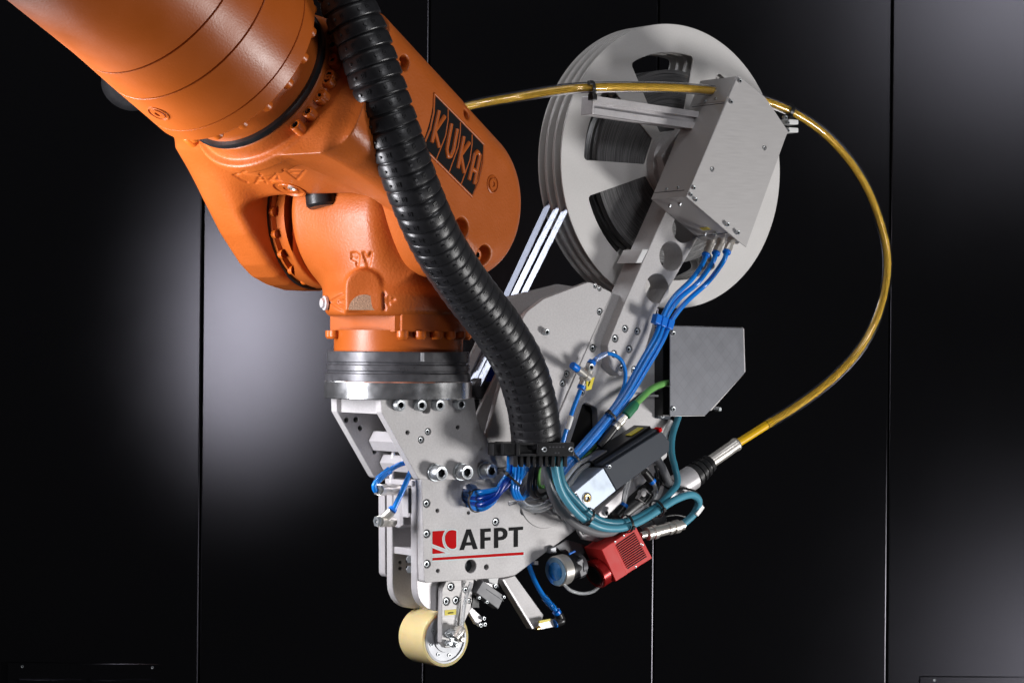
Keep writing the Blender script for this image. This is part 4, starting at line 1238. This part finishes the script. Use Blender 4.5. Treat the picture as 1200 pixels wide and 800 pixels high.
plate('front_collar', [cmap(-0.02, -0.01), cmap(0.30, -0.01), cmap(0.30, 1.01), cmap(-0.02, 1.01)], 0.0838, 0.035, M['red'], cm)
for s, t in ((0.36, 0.03), (0.62, 0.03), (0.55, 0.96), (0.9, 0.5), (0.93, 0.55)):
    screw(Pd(*cmap(s, t), 0.082), HN, 0.0013, 0.0008, cb_)
e0 = Pd(*cmap(0.02, 0.5), 0.064); e1 = Pd(*cmap(1.0, 0.5), 0.064); cdv = (e0 - e1).normalized()
turned('lens_mount', e0, e0 + cdv * 0.027, [(0, .0175), (.25, .0175), (.3, .0165), (.36, .0165), (.4, .0182), (.96, .0182), (1, .017)], M['reddark'], cm, 40)
turned('lens_bore', e0 + cdv * 0.0262, e0 + cdv * 0.0278, [(0, .0125), (1, .0125)], M['black'], cm, 40)
# plugs on the rear of the camera
k0 = Pd(*cmap(1.0, 0.30), 0.066); kd = (Pd(803, 614, 0.072) - k0).normalized(); Lk = (Pd(801, 616, 0.072) - k0).length
turned('plug', k0, k0 + kd * Lk, [(0, .0045), (.14, .0045), (.15, .0082), (.20, .0082), (.21, .0075), (.27, .0075), (.28, .0088), (.36, .0088), (.37, .0072), (.62, .0072), (.63, .0082), (.70, .0082), (.71, .0068), (.76, .0068), (.77, .0085), (.88, .0085), (.90, .0062), (1, .0062)], M['nickel'], cm, 24)
j0 = Pd(748, 622, 0.045); j1 = Pd(776, 606, 0.045)
turned('plug', j0, j1, [(0, .0085), (.3, .0085), (.32, .0075), (.5, .0075), (.52, .0092), (.85, .0092), (.87, .008), (1, .008)], M['blacksteel'], cm, 24)

# ------------------------------------------------------------------ lens barrel with blue coated front glass
ln = thing('lens_barrel', tuple(Pd(660, 690, 0.05)), 'short metal lens barrel with blue coated front glass left of the red camera', 'lens')
la = Pd(651.5, 669, 0.062); lb = la + (Vector((0.72, 0.68, 0.12))).normalized() * 0.015
lv = (lb - la).normalized()
turned('barrel', la, lb, [(0, .0175), (.06, .0185), (.92, .0185), (1, .017)], M['nickel'], ln, 48)
link('glass_ring', lathe_mesh('glass_ring', [(0.0105, 0), (0.017, 0), (0.017, 0.001), (0.0105, 0.001)], 48), ln, zframe(la - lv * 0.0012, lv), M['glassring'])
link('front_lens', lathe_mesh('front_lens', [(0.0112, 0.001), (0.0112, -0.0008), (0.008, -0.0018), (0.004, -0.0024), (0, -0.0026)], 48), ln, zframe(la - lv * 0.0008, lv), M['lens'])
turned('rear_housing', lb, lb + lv * 0.016, [(0, .0155), (.3, .0165), (.35, .0145), (1, .0140)], M['black'], ln, 40)
turned('clamp_ring', lb + lv * 0.017, lb + lv * 0.024, [(0, .0155), (1, .0155)], M['blacksteel'], ln, 40)
plate('clamp_lug', [(676, 658), (683, 654), (688, 672), (681, 676)], 0.072, 0.01, M['sensor'], ln)
plate('mount_arm', [(650, 640), (664, 632), (694, 640), (688, 662), (668, 655)], 0.045, 0.014, M['blacksteel'], ln)
plate('mount_tip', [(645, 642), (652, 640), (652, 648), (645, 648)], 0.05, 0.01, M['hub'], ln)
plate('blue_mark', [(667, 648), (674, 644.5), (675.5, 646), (668, 650)], 0.074, 0.002, M['bluering'], ln)
tag(tube('signal_cable', [Pd(660, 683, 0.07), Pd(668, 691, 0.068), Pd(682, 695, 0.066), Pd(696, 692, 0.062), Pd(706, 682, 0.055)], 0.0021, M['clearsoft']), 'thin pale cable looping below the blue lens barrel', 'cable')

# ------------------------------------------------------------------ grey sensor under the face plate
sn = thing('distance_sensor', tuple(Pd(573, 712, 0.03)), 'small grey block sensor tilted beside the roller fork', 'sensor')
plate('body', [(566, 680), (591.5, 698), (584, 713.5), (558, 694)], 0.046, 0.013, M['sensor'], sn)
plate('body_line', [(570, 689.5), (590.5, 703.5), (590.2, 704.2), (569.7, 690.2)], 0.0463, 0.0005, M['socket'], sn, bevel=0)
plate('white_connector', [(572, 677), (585, 675), (583, 685), (573.5, 683)], 0.042, 0.008, M['white'], sn)
screw(Pd(580, 686, 0.046), HN, 0.0024, 0.002, sn)
plate('holder', [(556, 690), (562, 702), (562, 712), (552, 712)], 0.03, 0.008, M['black'], sn)
for (x, y) in ((561, 700), (570, 705), (590, 699)):
    screw(Pd(x, y, 0.046), HN, 0.0018, 0.002, sn)
plate('mount_angle', [(549, 716), (553, 711), (566, 723), (562.5, 733), (558, 731)], 0.034, 0.006, M['alu_light'], sn)
for (x, y) in ((566, 724), (562, 732), (567, 731)):
    screw(Pd(x, y, 0.036), HN, 0.0022, 0.003, sn)

# ------------------------------------------------------------------ air cylinder fittings left of the face plate
ca = thing('air_cylinder', tuple(Pd(455, 618, 0.02)), 'two metal air fittings with blue hoses at the left edge of the head', 'air fitting')
for (yy, xe) in ((574, 466), (611, 460)):
    cc = Pd((443 + xe) / 2, yy, 0.012); LL = abs(Pd(xe, yy, 0.012).x - Pd(443, yy, 0.012).x)
    turned('fitting_body', Pd(xe, yy, 0.006), Pd(444, yy - 0.5, 0.026), [(0, .0062), (.35, .0062), (.4, .0055), (.6, .0055), (.65, .0066), (1, .0066)], M['nickel'], ca, 16)
    link('fitting_nut', lathe_mesh('fitting_nut', [(0, 0), (.0062, 0), (.0062, .004), (.003, .0042), (.003, .001), (0, .001)], 6, 30), ca, zframe(Pd(444, yy - .5, 0.026), (-0.8, -0.6, 0)), M['steel'])
turned('elbow', Pd(451, 606, 0.02), Pd(459, 598, 0.026), [(0, .0058), (1, .0052)], M['nickel'], ca, 16)
turned('release_ring', Pd(459, 598, 0.026), Pd(461, 595, 0.026), [(0, .0055), (1, .005)], M['bluering'], ca, 16)

# ------------------------------------------------------------------ flow valve with blue knob
fv = thing('flow_valve', tuple(Pd(685, 455, 0.055)), 'nickel flow valve with blue knob and yellow tag on the cover plate', 'valve')
turned('stem', Pd(689, 442, 0.07), Pd(676, 432, 0.078), [(0, .006), (.3, .006), (.32, .0045), (.6, .0045), (.62, .0055), (1, .0055)], M['nickel'], fv, 16)
turned('knob', Pd(677, 432.5, 0.078), Pd(670.5, 427.5, 0.081), [(0, .0042), (.1, .0046), (.9, .0046), (1, .004)], M['bluering'], fv, 12)
turned('body', Pd(682, 452, 0.068), Pd(692, 427, 0.068), [(0, .005), (.2, .005), (.25, .0068), (.75, .0068), (.8, .005), (1, .005)], M['nickel'], fv, 16)
screw(Pd(691, 430, 0.074), HN, 0.0045, 0.004, fv)
turned('release_ring', Pd(682, 452, 0.068), Pd(680.5, 455.5, 0.068), [(0, .0055), (1, .005)], M['bluering'], fv, 16)
turned('release_ring', Pd(692, 427, 0.068), Pd(694.5, 423.5, 0.068), [(0, .0055), (1, .005)], M['bluering'], fv, 16)
plate('tag', [(687.5, 445), (697, 441.5), (693, 456), (687, 457.5)], 0.074, 0.0006, M['yellow'], fv, bevel=0)
plate('tag_print', [(690.4, 447), (692.4, 446.4), (690.2, 452), (689, 452.4)], 0.0743, 0.0003, M['blackprint'], fv, bevel=0)

# ------------------------------------------------------------------ black segmented hose
hp_ = [(392, -40, -.26), (406, 0, -.262), (426, 50, -.263), (446, 110, -.26), (466, 170, -.248), (488, 230, -.225), (513, 285, -.185), (545, 335, -.138), (581, 382, -.092), (607, 425, -.06), (621, 465, -.035), (627, 500, -.02), (628, 524, -.015)]
hpath = spline([Py(*q) for q in hp_], 0.001)
hose = thing('segmented_hose', tuple(hpath[-1]), 'thick black segmented cable hose curving down in front of the orange wrist', 'hose')
HR = 0.0292
hprof = [(HR * 0.86, -0.010), (HR * 0.90, -0.003), (HR * 0.925, 0.0), (HR * 0.975, 0.0016), (HR * 0.998, 0.004), (HR * 1.012, 0.0105), (HR * 1.018, 0.0132), (HR * 1.012, 0.0146), (HR * 0.99, 0.0155), (HR * 0.93, 0.0158), (HR * 0.88, 0.0155)]
ring_me = lathe_mesh('hose_ring', hprof, 48, 28)
# small raised marks and a rivet dot on every ring, part of the moulding
def ring_marks(me):
    bm = bmesh.new(); bm.from_mesh(me)
    def dot(ang, z, w, h, r=HR * 1.006, t=0.0007):
        c = Matrix.Rotation(ang, 4, 'Z') @ T(r, 0, z)
        bmesh.ops.create_cube(bm, size=1, matrix=c @ Matrix.Diagonal((t * 2, w, h, 1)))
    for a0 in (0.0, 1.05):
        for k in range(3): dot(a0 + 0.06 * k, 0.0075, 0.0010, 0.0042, t=0.0007)
        dot(a0 + 0.05, 0.0098, 0.0038, 0.0007); dot(a0 + 0.05, 0.0053, 0.0038, 0.0007)
        c = Matrix.Rotation(a0 + 0.42, 4, 'Z') @ T(HR * 0.998, 0, 0.008) @ Matrix.Rotation(math.pi / 2, 4, 'Y')
        bmesh.ops.create_cone(bm, cap_ends=True, segments=10, radius1=0.0020, radius2=0.0016, depth=0.0034, matrix=c)
    bm.to_mesh(me); bm.free(); me.materials.clear()
    return finish(me, 28)
ring_marks(ring_me); ring_me.materials.append(M['rubber'])
tot = len(hpath) - 1
s = 0.0; pitch0, pitch1 = 0.0168, 0.0128
while s < tot * 0.001 - 0.012:
    i = int(s / 0.001)
    p = hpath[i]; t = (hpath[min(i + 3, tot)] - hpath[max(i - 3, 0)]).normalized()
    view = (CAM - p).normalized()
    Mr = zframe(p, t, view) @ Matrix.Rotation(-0.75 + 0.5 * s, 4, 'Z') @ Matrix.Rotation(random.uniform(-.012, .012), 4, 'X')
    link('hose_ring', ring_me, hose, Mr)
    s += pitch0 + (pitch1 - pitch0) * min(1, s / (tot * 0.001)) ** 1.5
tub = link('hose_core', tube_mesh('hose_core', [p - hpath[tot // 2] for p in hpath[::8]], HR * 0.9, 24), hose, T(*hpath[tot // 2]), M['rubber'])

# clamp at the end of the hose
cc = Pd(628, 526, 0.10)
hd = hpath[-1]
hc_ = thing('hose_clamp', tuple(hd), 'black plastic hose clamp and strain relief comb at the hose end', 'hose clamp')
Ck = zframe(Vector((hd.x, hd.y, Py(628, 525, hd.y).z)), (0, 0, 1), (math.cos(rad(14)), math.sin(rad(14)), 0)) @ Matrix.Scale(0.95, 4)
def cbx(name, x, y, z, sx, sy, sz, b=0.001, mt='black'):
    return box(name, Ck @ T(x, y, z), (sx, sy, sz), M[mt], hc_, b)
cbx('clamp_bar', -0.013, 0, 0, 0.068, 0.05, 0.015)
cbx('front_bar', 0.0165, -0.0285, 0, 0.046, 0.010, 0.0165)
cbx('left_frame', -0.018, -0.0275, 0.0068, 0.025, 0.007, 0.003, 0.0006)
cbx('left_frame', -0.018, -0.0275, -0.0068, 0.025, 0.007, 0.003, 0.0006)
cbx('left_frame', -0.0295, -0.0275, 0, 0.003, 0.007, 0.0165, 0.0006)
cbx('side_bar', -0.047, 0.004, -0.0008, 0.018, 0.03, 0.0155)
link('clamp_collar', lathe_mesh('clamp_collar', [(0.02, -0.004), (0.0295, -0.004), (0.0305, 0.002), (0.0300, 0.010), (0.0275, 0.0145), (0.02, 0.0145)], 48), hc_, Ck @ T(0.0005, 0.002, 0), M['black'])
for x in (0.002, 0.0355):
    screw(Ck @ Vector((x, -0.0335, 0.0)), Ck.to_3x3() @ Vector((0, -1, 0)), 0.0031, 0.0006, hc_)
for k in range(9):
    x = -0.032 + 0.0078 * k
    cbx('comb_tooth', x, -0.024 + 0.002 * (k % 2), -0.0145, 0.0042, 0.007, 0.014, 0.0005)
    cbx('comb_tooth', x + 0.002, -0.004, -0.014, 0.0042, 0.02, 0.012, 0.0005, 'blacksteel' if k % 3 == 0 else 'black')
for k in range(5):
    cbx('grip_text', 0.009 + 0.0042 * k, -0.0336, 0.003, 0.0024, 0.0004, 0.0018, 0, 'blacksteel')
for k in range(2):
    cbx('grip_text', 0.016 + 0.004 * k, -0.0336, -0.0042, 0.0022, 0.0004, 0.0018, 0, 'blacksteel')
HY = hd.y                                             # depth of the hose end

def D(L):                                             # (px, py, d) list on the head's planes
    return [Pd(*q) for q in L]
def dY(px, py, y):                                    # plane distance d of a point given its depth y
    v = HI @ Py(px, py, y); return v.z
def tie(parent, path, f, r, mt=None, w=0.0028):
    """cable tie: band with a lock block round a path"""
    i = int(f * (len(path) - 1)); p = path[i]; t = (path[min(i + 1, len(path) - 1)] - path[max(i - 1, 0)]).normalized()
    band = lathe_mesh('cable_tie', [(r - .0004, -w / 2), (r + .0006, -w / 2), (r + .0006, w / 2), (r - .0004, w / 2), (r - .0004, -w / 2)], 20)
    bm = bmesh.new(); bm.from_mesh(band)
    bmesh.ops.create_cube(bm, size=1, matrix=T(r + 0.001, 0, 0) @ Matrix.Diagonal((0.003, 0.0045, 0.0042, 1)))
    bm.to_mesh(band); bm.free(); band.materials.clear()
    return link('cable_tie', finish(band), parent, zframe(p, t, (CAM - p)) @ Matrix.Rotation(0.6, 4, 'Z'), mt or M['black'])

# ------------------------------------------------------------------ amber cable in a clear sleeve
am = thing('amber_cable', tuple(Pd(1040, 320, 0.07)), 'amber fibre cable in clear sleeve looping round the right of the picture', 'cable')
apts = D([(520, 132, 0.03), (560, 122, 0.045), (610, 113, 0.06), (660, 105, 0.085), (694, 102.5, 0.097), (740, 102, 0.098), (790, 103, 0.098), (830, 106, 0.098), (870, 112, 0.098), (905, 121.5, 0.099), (935, 135, 0.10),
          (965, 156, 0.10), (992, 184, 0.10), (1014, 217, 0.10), (1030, 255, 0.098), (1039.5, 295, 0.095), (1038, 335, 0.09), (1026, 376, 0.085), (1004, 414, 0.08), (972, 447, 0.075), (935, 475, 0.07), (898, 498, 0.066)])
ap = spline(apts, 0.004)
am_c = ap[len(ap) // 2].copy()
link('core', tube_mesh('core', [q - am_c for q in ap], 0.0047, 16), am, T(*am_c), M['amber'])
so_ = tube_mesh('clear_sleeve', [q - am_c for q in ap], 0.0068, 20, caps=False); si_ = tube_mesh('t', [q - am_c for q in ap], 0.0058, 20, caps=False)
nv = len(so_.vertices)
sv = [v.co.copy() for v in so_.vertices] + [v.co.copy() for v in si_.vertices]
sf = [tuple(p.vertices) for p in so_.polygons] + [tuple(reversed([i + nv for i in p.vertices])) for p in si_.polygons]
for k in range(20):
    k2 = (k + 1) % 20
    sf.append((k2, k, k + nv, k2 + nv)); b0 = nv - 20
    sf.append((b0 + k, b0 + k2, b0 + k2 + nv, b0 + k + nv))
link('clear_sleeve', mesh('clear_sleeve', sv, sf, 50), am, T(*am_c), M['clear'])
cyl('yellow_core', Pd(905, 493.6, 0.0665), Pd(860, 522, 0.061), 0.0053, M['yellowcore'], am, n=20)
tie(am, ap, 0.172, 0.0075, w=0.004)
# bundle clip on the rail end and clip at the box corner
for (x, y, d) in ((694.5, 104, 0.105), (925, 131, 0.107)):
    c = Pd(x, y, d)
    box('clip', zframe(c + Vector((0, 0, -0.010)), HN, HU), (0.007, 0.008, 0.010), M['black'], am, 0.001)
i_ = min(range(len(ap)), key=lambda k: (ap[k] - Pd(925, 130, 0.1)).length)
tie(am, ap, i_ / (len(ap) - 1), 0.0075, w=0.005)
box('buckle', zframe(Pd(692, 97, 0.105), HN, HU), (0.006, 0.005, 0.006), M['black'], am, 0.0008)

# ------------------------------------------------------------------ blue hoses from the control box
G3 = 'three blue hoses from the control box'
ends3 = [[(829, 305), (810, 328), (789, 349), (776, 372), (767, 396), (751, 424), (729, 464), (707, 492), (685, 518), (666, 539), (654, 556)],
         [(840, 306), (818, 331), (796, 350), (781, 372), (771, 398), (755, 426), (732, 466), (710, 494), (688, 520), (669, 541), (657, 557)],
         [(850, 308), (830, 330), (804, 354), (787, 376), (776, 400), (760, 428), (736, 467), (713, 496), (691, 522), (672, 542), (660, 558)]]
lab3 = ['left blue hose of three from the control box down to the hose clamp', 'middle blue hose of three from the control box down to the hose clamp', 'right blue hose of three from the control box down to the hose clamp']
pth3 = []
for k in range(3):
    f0, dn = fits[k]
    pts = [f0 - dn * 0.002, f0 + dn * 0.012] + D([(x, y, 0.087 - (0.002 * i if i < 6 else 0.012) + 0.003 * (k == 1)) for i, (x, y) in enumerate(ends3[k][1:])])
    if k == 1: pts = [f0 - dn * 0.002, f0 + dn * 0.012] + D([(x, y, 0.088 - 0.0015 * i) for i, (x, y) in enumerate(ends3[k][1:])])
    o = tube('blue_hose', pts, 0.0031, M['blue'], None, 14)
    tag(o, lab3[k], 'hose', G3)
    pth3.append((o, spline(pts, 0.004)))
for (x, y) in ((769.5, 374), (776.5, 377), (784, 380)):
    c = Pd(x, y, 0.086)
    box('hose_clip', zframe(c, HN, HU) @ Matrix.Rotation(rad(-18), 4, 'Z'), (0.0088, 0.012, 0.010), M['bluering'], pth3[1][0], 0.001)
tie(pth3[2][0], pth3[1][1], 0.73, 0.0075)
tie(pth3[2][0], pth3[1][1], 0.93, 0.0075)
tag(tube('blue_hose', D([(694, 424, 0.068), (704, 416, 0.071), (716, 414.5, 0.074), (728, 422, 0.076), (733, 438, 0.076), (730, 456, 0.074), (720, 474, 0.07), (704, 494, 0.066), (688, 512, 0.064), (672, 530, 0.064)]), 0.0024, M['blue']), 'thin blue hose curling from the flow valve back to the cable bundle', 'hose')
cyl('printed_sleeve', Pd(697, 421.5, 0.072), Pd(711, 414, 0.0745), 0.0032, M['clearsoft'], fv, n=14)
vb = tag(tube('blue_hose', D([(680, 457, 0.068), (672, 478, 0.066), (664, 502, 0.064), (658, 525, 0.06)]), 0.0028, M['blue']), 'short straight blue hose below the flow valve', 'hose')
cyl('printed_sleeve', Pd(669.5, 487, 0.0665), Pd(664.5, 503, 0.065), 0.0034, M['white'], vb, n=14)

# green and grey cables by the sheet cover
gc = tag(tube('green_cable', D([(790, 448, 0.058), (776, 450, 0.066), (763, 456, 0.074), (753, 465, 0.08), (745, 473, 0.082)]), 0.0042, M['green']), 'green cable coming from under the grey sheet cover', 'cable')
turned('plug', Pd(745.5, 472.5, 0.082), Pd(733, 487, 0.082), [(0, .0048), (.2, .0062), (.95, .0062), (1, .005)], M['greendark'], gc, 20)
turned('plug_nut', Pd(732.5, 487.5, 0.082), Pd(720, 501, 0.080), [(0, .0042), (.25, .0042), (.3, .0058), (.62, .0058), (.65, .0045), (.8, .0058), (1, .0055)], M['nickel'], gc, 16)
turned('socket', Pd(720, 501, 0.080), Pd(702, 523, 0.076), [(0, .0052), (.5, .0058), (1, .005)], M['black'], gc, 20)
tag(tube('grey_cable', D([(790, 452, 0.052), (770, 455, 0.058), (752, 463, 0.062), (738, 474, 0.065), (722, 488, 0.066)]), 0.0033, M['greydark']), 'dark grey cable running beside the green cable', 'cable')
tag(tube('white_wire', D([(783, 466, 0.05), (768, 463.5, 0.05), (752, 464, 0.05)]), 0.0014, M['white']), 'thin white wire between the sheet cover and the green cable', 'wire')
b2 = [(704, 512), (690, 528), (674, 541), (660, 556), (648, 574)]
tag(tube('green_cable', D([(x + 1, y + 3, 0.060) for x, y in b2]), 0.0022, M['green']), 'thin green cable running under the blue hoses to the clamp', 'cable')
tag(tube('grey_cable', D([(x - 2, y - 1, 0.065) for x, y in b2]), 0.0026, M['grey']), 'thin pale grey cable running under the blue hoses to the clamp', 'cable')

# ------------------------------------------------------------------ blue hoses bundle below the clamp, into the hole of the face plate
G4 = 'blue hoses from the clamp into the hole of the face plate'
bun = None
for k in range(9):
    j = (k - 4) * 2.6; row = k % 3
    x0 = 597 + 2.4 * k
    pts = [Py(x0, 534, HY + 0.003 * row), Py(x0 - 1, 552, HY + 0.004 + 0.003 * row), Pd(594 + j * .8, 567 - j * .2, 0.078 + .004 * row), Pd(583 + j * .35, 579 - j * .65, 0.074 + .004 * row), Pd(566 + j * .1, 586 - j * .95, 0.066 + .003 * row), Pd(552, 585 - j * .75, 0.05), Pd(543, 581 - j * .55, 0.025)]
    o = tag(tube('blue_hose', pts, 0.0033, M['blue'] if k not in (2, 5) else M['bluedark']), 'blue hose in the bundle from the hose clamp into the plate hole', 'hose', G4)
    if k == 4: bun = (o, spline(pts, 0.004))
tie(bun[0], bun[1], 0.27, 0.0135)
tie(bun[0], bun[1], 0.72, 0.0135)
for k in range(3):
    pts = [Py(604 + 4 * k, 536, HY - 0.006), Pd(602 + 4 * k, 560, 0.09), Pd(600 + 3 * k, 574, 0.088), Pd(606 + 3 * k, 584, 0.08), Pd(618, 580 - 2 * k, 0.062), Pd(628, 572 - 2 * k, 0.055)]
    tag(tube('blue_hose', pts, 0.0026, M['blue']), ('left', 'middle', 'right')[k] + ' blue hose of three looping back up right of the plate hole', 'hose', 'blue hoses looping back under the clamp')
tag(tube('blue_hose', [Py(607, 540, HY - .01), Pd(612, 548, 0.085), Pd(622, 550, 0.085), Pd(628, 543, 0.08)], 0.0022, M['blue']), 'short blue hose loop just under the black clamp', 'hose')
# dark, grey, green and orange cables under the clamp
tag(tube('dark_cable', [Py(628, 536, HY), Pd(622, 556, 0.085), Pd(621, 574, 0.08), Pd(630, 582, 0.07), Pd(645, 580, 0.062), Pd(662, 566, 0.058)], 0.0034, M['greydark']), 'dark grey cable curling left under the clamp', 'cable')
tag(tube('dark_cable', [Py(632, 536, HY), Pd(628, 556, 0.088), Pd(627, 572, 0.084), Pd(634, 580, 0.07), Pd(650, 572, 0.06)], 0.0026, M['black']), 'black cable curling under the clamp beside the dark grey one', 'cable')
tag(tube('green_cable', [Py(635, 536, HY), Pd(631, 555, 0.082), Pd(633, 570, 0.074), Pd(645, 566, 0.064), Pd(660, 556, 0.06)], 0.0024, M['green']), 'green cable looping under the black clamp', 'cable')
for k in range(3):
    tag(tube('orange_wire', D([(650 + 2 * k, 552 + 3 * k, 0.056), (660 + 2 * k, 557 + 2 * k, 0.06), (670 + k, 558 + 3 * k, 0.056)]), 0.0016, M['orangewire']), ('upper', 'middle', 'lower')[k] + ' thin orange wire of three in the tangle under the clamp', 'wire', 'orange wires under the clamp')
gy = tag(tube('grey_cable', [Py(638, 534, HY - 0.004), Pd(641, 556, 0.104), Pd(646, 576, 0.10), Pd(656, 596, 0.094), Pd(672, 612, 0.088), Pd(692, 622, 0.08), Pd(712, 624, 0.074), Pd(736, 617, 0.068), Pd(760, 602, 0.066), Pd(777, 586, 0.066), Pd(783, 568, 0.066), Pd(777, 550, 0.064), Pd(770, 538, 0.06)], 0.0052, M['grey'], None, 16), 'thick grey cable sweeping from the clamp behind the teal cables', 'cable')
tag(tube('grey_cable', D([(786, 493, 0.05), (779, 510, 0.052), (774, 530, 0.055), (774, 548, 0.058)]), 0.0036, M['white']), 'pale cable dropping from the foot of the sheet cover', 'cable')

# ------------------------------------------------------------------ teal cables
t1 = [(654, 544), (660, 566), (678, 589.5), (698, 606.5), (718, 612), (738, 609.5), (758, 600), (772, 591), (786, 577), (794, 565), (791, 548), (787, 530), (788, 510), (795, 488)]
t2 = [(650, 545), (654, 566), (664, 586), (682, 606), (704, 617.5), (728, 618.5), (750, 610.5), (770, 598.5), (792, 585), (810, 579.5), (819, 587), (813, 602), (799, 615)]
d1_ = [0.118, 0.116, 0.112, 0.108, 0.106, 0.102, 0.098, 0.094, 0.09, 0.086, 0.08, 0.07, 0.06, 0.05]
d2_ = [0.124, 0.122, 0.118, 0.114, 0.112, 0.108, 0.104, 0.10, 0.096, 0.09, 0.085, 0.078, 0.072]
p1 = [Py(654, 534, HY - .012)] + D([(x, y, d) for (x, y), d in zip(t1[1:], d1_[1:])])
p2 = [Py(648, 534, HY - .014)] + D([(x, y, d) for (x, y), d in zip(t2[1:], d2_[1:])])
o1 = tag(tube('teal_cable', p1, 0.0042, M['tealdark'], None, 16), 'darker teal cable rising to the sheet metal cover', 'cable', 'teal cables')
o2 = tag(tube('teal_cable', p2, 0.0046, M['teal'], None, 16), 'brighter teal cable ending at the silver plug of the red camera', 'cable', 'teal cables')
s2 = spline([(a + b) / 2 for a, b in zip(p1[:10], p2[:10])], 0.004)
for f in (0.36, 0.60, 0.80):
    tie(o2, s2, f, 0.0105, w=0.0035)
cyl('cable_tag', Pd(815, 603, 0.082), Pd(823, 592, 0.084), 0.0038, M['white'], o2, n=4)
tag(tube('black_wire', D([(770, 559, 0.07), (783, 572, 0.07), (800, 572, 0.075), (814, 575, 0.08), (822, 584, 0.083), (823, 594, 0.084)]), 0.0013, M['black']), 'thin black wire to the white cable tag', 'wire')
tag(tube('black_wire', D([(776, 605, 0.05), (792, 603, 0.05), (806, 606, 0.05)]), 0.0017, M['black']), 'thin black wire from the dark plug behind the camera', 'wire')

# ------------------------------------------------------------------ clear hoses
G5 = 'clear hoses under the clamp'
cl = [[(706, 534, .07), (692, 536, .078), (676, 545, .085), (662, 562, .09), (650, 580, .09), (636, 592, .082), (620, 593, .075), (610, 584, .07), (604, 566, .075)],
      [(712, 539, .07), (696, 541, .078), (680, 551, .085), (666, 570, .088), (652, 588, .084), (636, 597, .078), (618, 596, .07), (607, 587, .066)],
      [(705, 546, .062), (690, 550, .066), (676, 560, .07), (664, 577, .072), (648, 592, .068), (630, 590, .062)],
      [(640, 582, .07), (626, 583, .066), (610, 586, .06), (596, 590, .055)],
      [(700, 556, .058), (686, 562, .06), (672, 574, .062), (660, 590, .06)]]
cll = ['longest clear hose, looping from the optic module far left under the clamp', 'clear hose running along just below the longest clear hose under the clamp', 'clear hose close behind the grey cable between clamp and optic module', 'short clear hose lying flat on the face plate above its T letter', 'short clear hose close to the top edge of the blued end block']
for L, lb_ in zip(cl, cll):
    tag(tube('clear_hose', D(L), 0.0028, M['clearsoft'], None, 12), lb_, 'hose', G5)
for k in range(2):
    tag(tube('clear_hose', D([(738 - 3 * k, 560, .06), (735 - 3 * k, 575, .07), (731.5 - 2 * k, 590, .075)]), 0.0022, M['clearsoft']), ('right', 'left')[k] + ' clear hose of the pair entering the black fitting under the optic module', 'hose', 'clear hoses under the optic module')
tag(tube('clear_hose', D([(765, 564, .075), (769, 576, .072), (764, 588, .068), (754, 596, .06)]), 0.0028, M['clearsoft']), 'clear hose curving down from the upper black fitting of the optic module', 'hose')
tag(tube('black_wire', D([(768, 545, .064), (772, 566, .068), (764, 590, .066), (752, 600, .064)]), 0.002, M['black']), 'black wire beside the grey cable below the optic module', 'wire')

# ------------------------------------------------------------------ blue hoses at the left fittings and the nozzle
l1 = tag(tube('blue_hose', D([(478, 541, 0.02), (466, 545, 0.024), (453, 553, 0.028), (443, 562, 0.03), (438, 569, 0.03), (440, 575, 0.028)]), 0.0030, M['blue']), 'blue hose bending round to the upper fitting on the left edge', 'hose')
cyl('clear_sleeve', Pd(457, 550.5, 0.0275), Pd(441, 563.5, 0.0305), 0.0048, M['clear'], l1, n=16)
tag(tube('blue_hose', D([(487, 540, 0.03), (481, 553, 0.03), (471, 576, 0.03), (461, 597, 0.028)]), 0.0032, M['blue']), 'straight blue hose slanting to the lower fitting on the left edge', 'hose')
nb = tag(tube('blue_hose', D([(618, 656, 0.034), (622, 668, 0.038), (628, 683, 0.042), (637, 698, 0.046), (648, 711, 0.05), (653, 717, 0.05)]), 0.0030, M['blue']), 'blue hose from behind the face plate to the nozzle', 'hose')
cyl('clear_sleeve', Pd(638, 699, 0.0465), Pd(649, 712, 0.05), 0.0052, M['clear'], nb, n=16)
turned('release_ring', Pd(651.5, 715.5, 0.05), Pd(654, 718.5, 0.05), [(0, .0052), (1, .0048)], M['bluering'], nb, 16)
el = turned('elbow', Pd(654, 718.5, 0.05), Pd(657, 726, 0.048), [(0, .0056), (1, .006)], M['black'], nb, 16)
turned('elbow', Pd(660, 725, 0.05), Pd(651, 730, 0.048), [(0, .005), (.2, .0062), (.7, .006), (1, .005)], M['black'], nb, 16)
turned('release_ring', Pd(652, 729.5, 0.048), Pd(650, 730.5, 0.048), [(0, .0052), (1, .005)], M['bluering'], nb, 16)
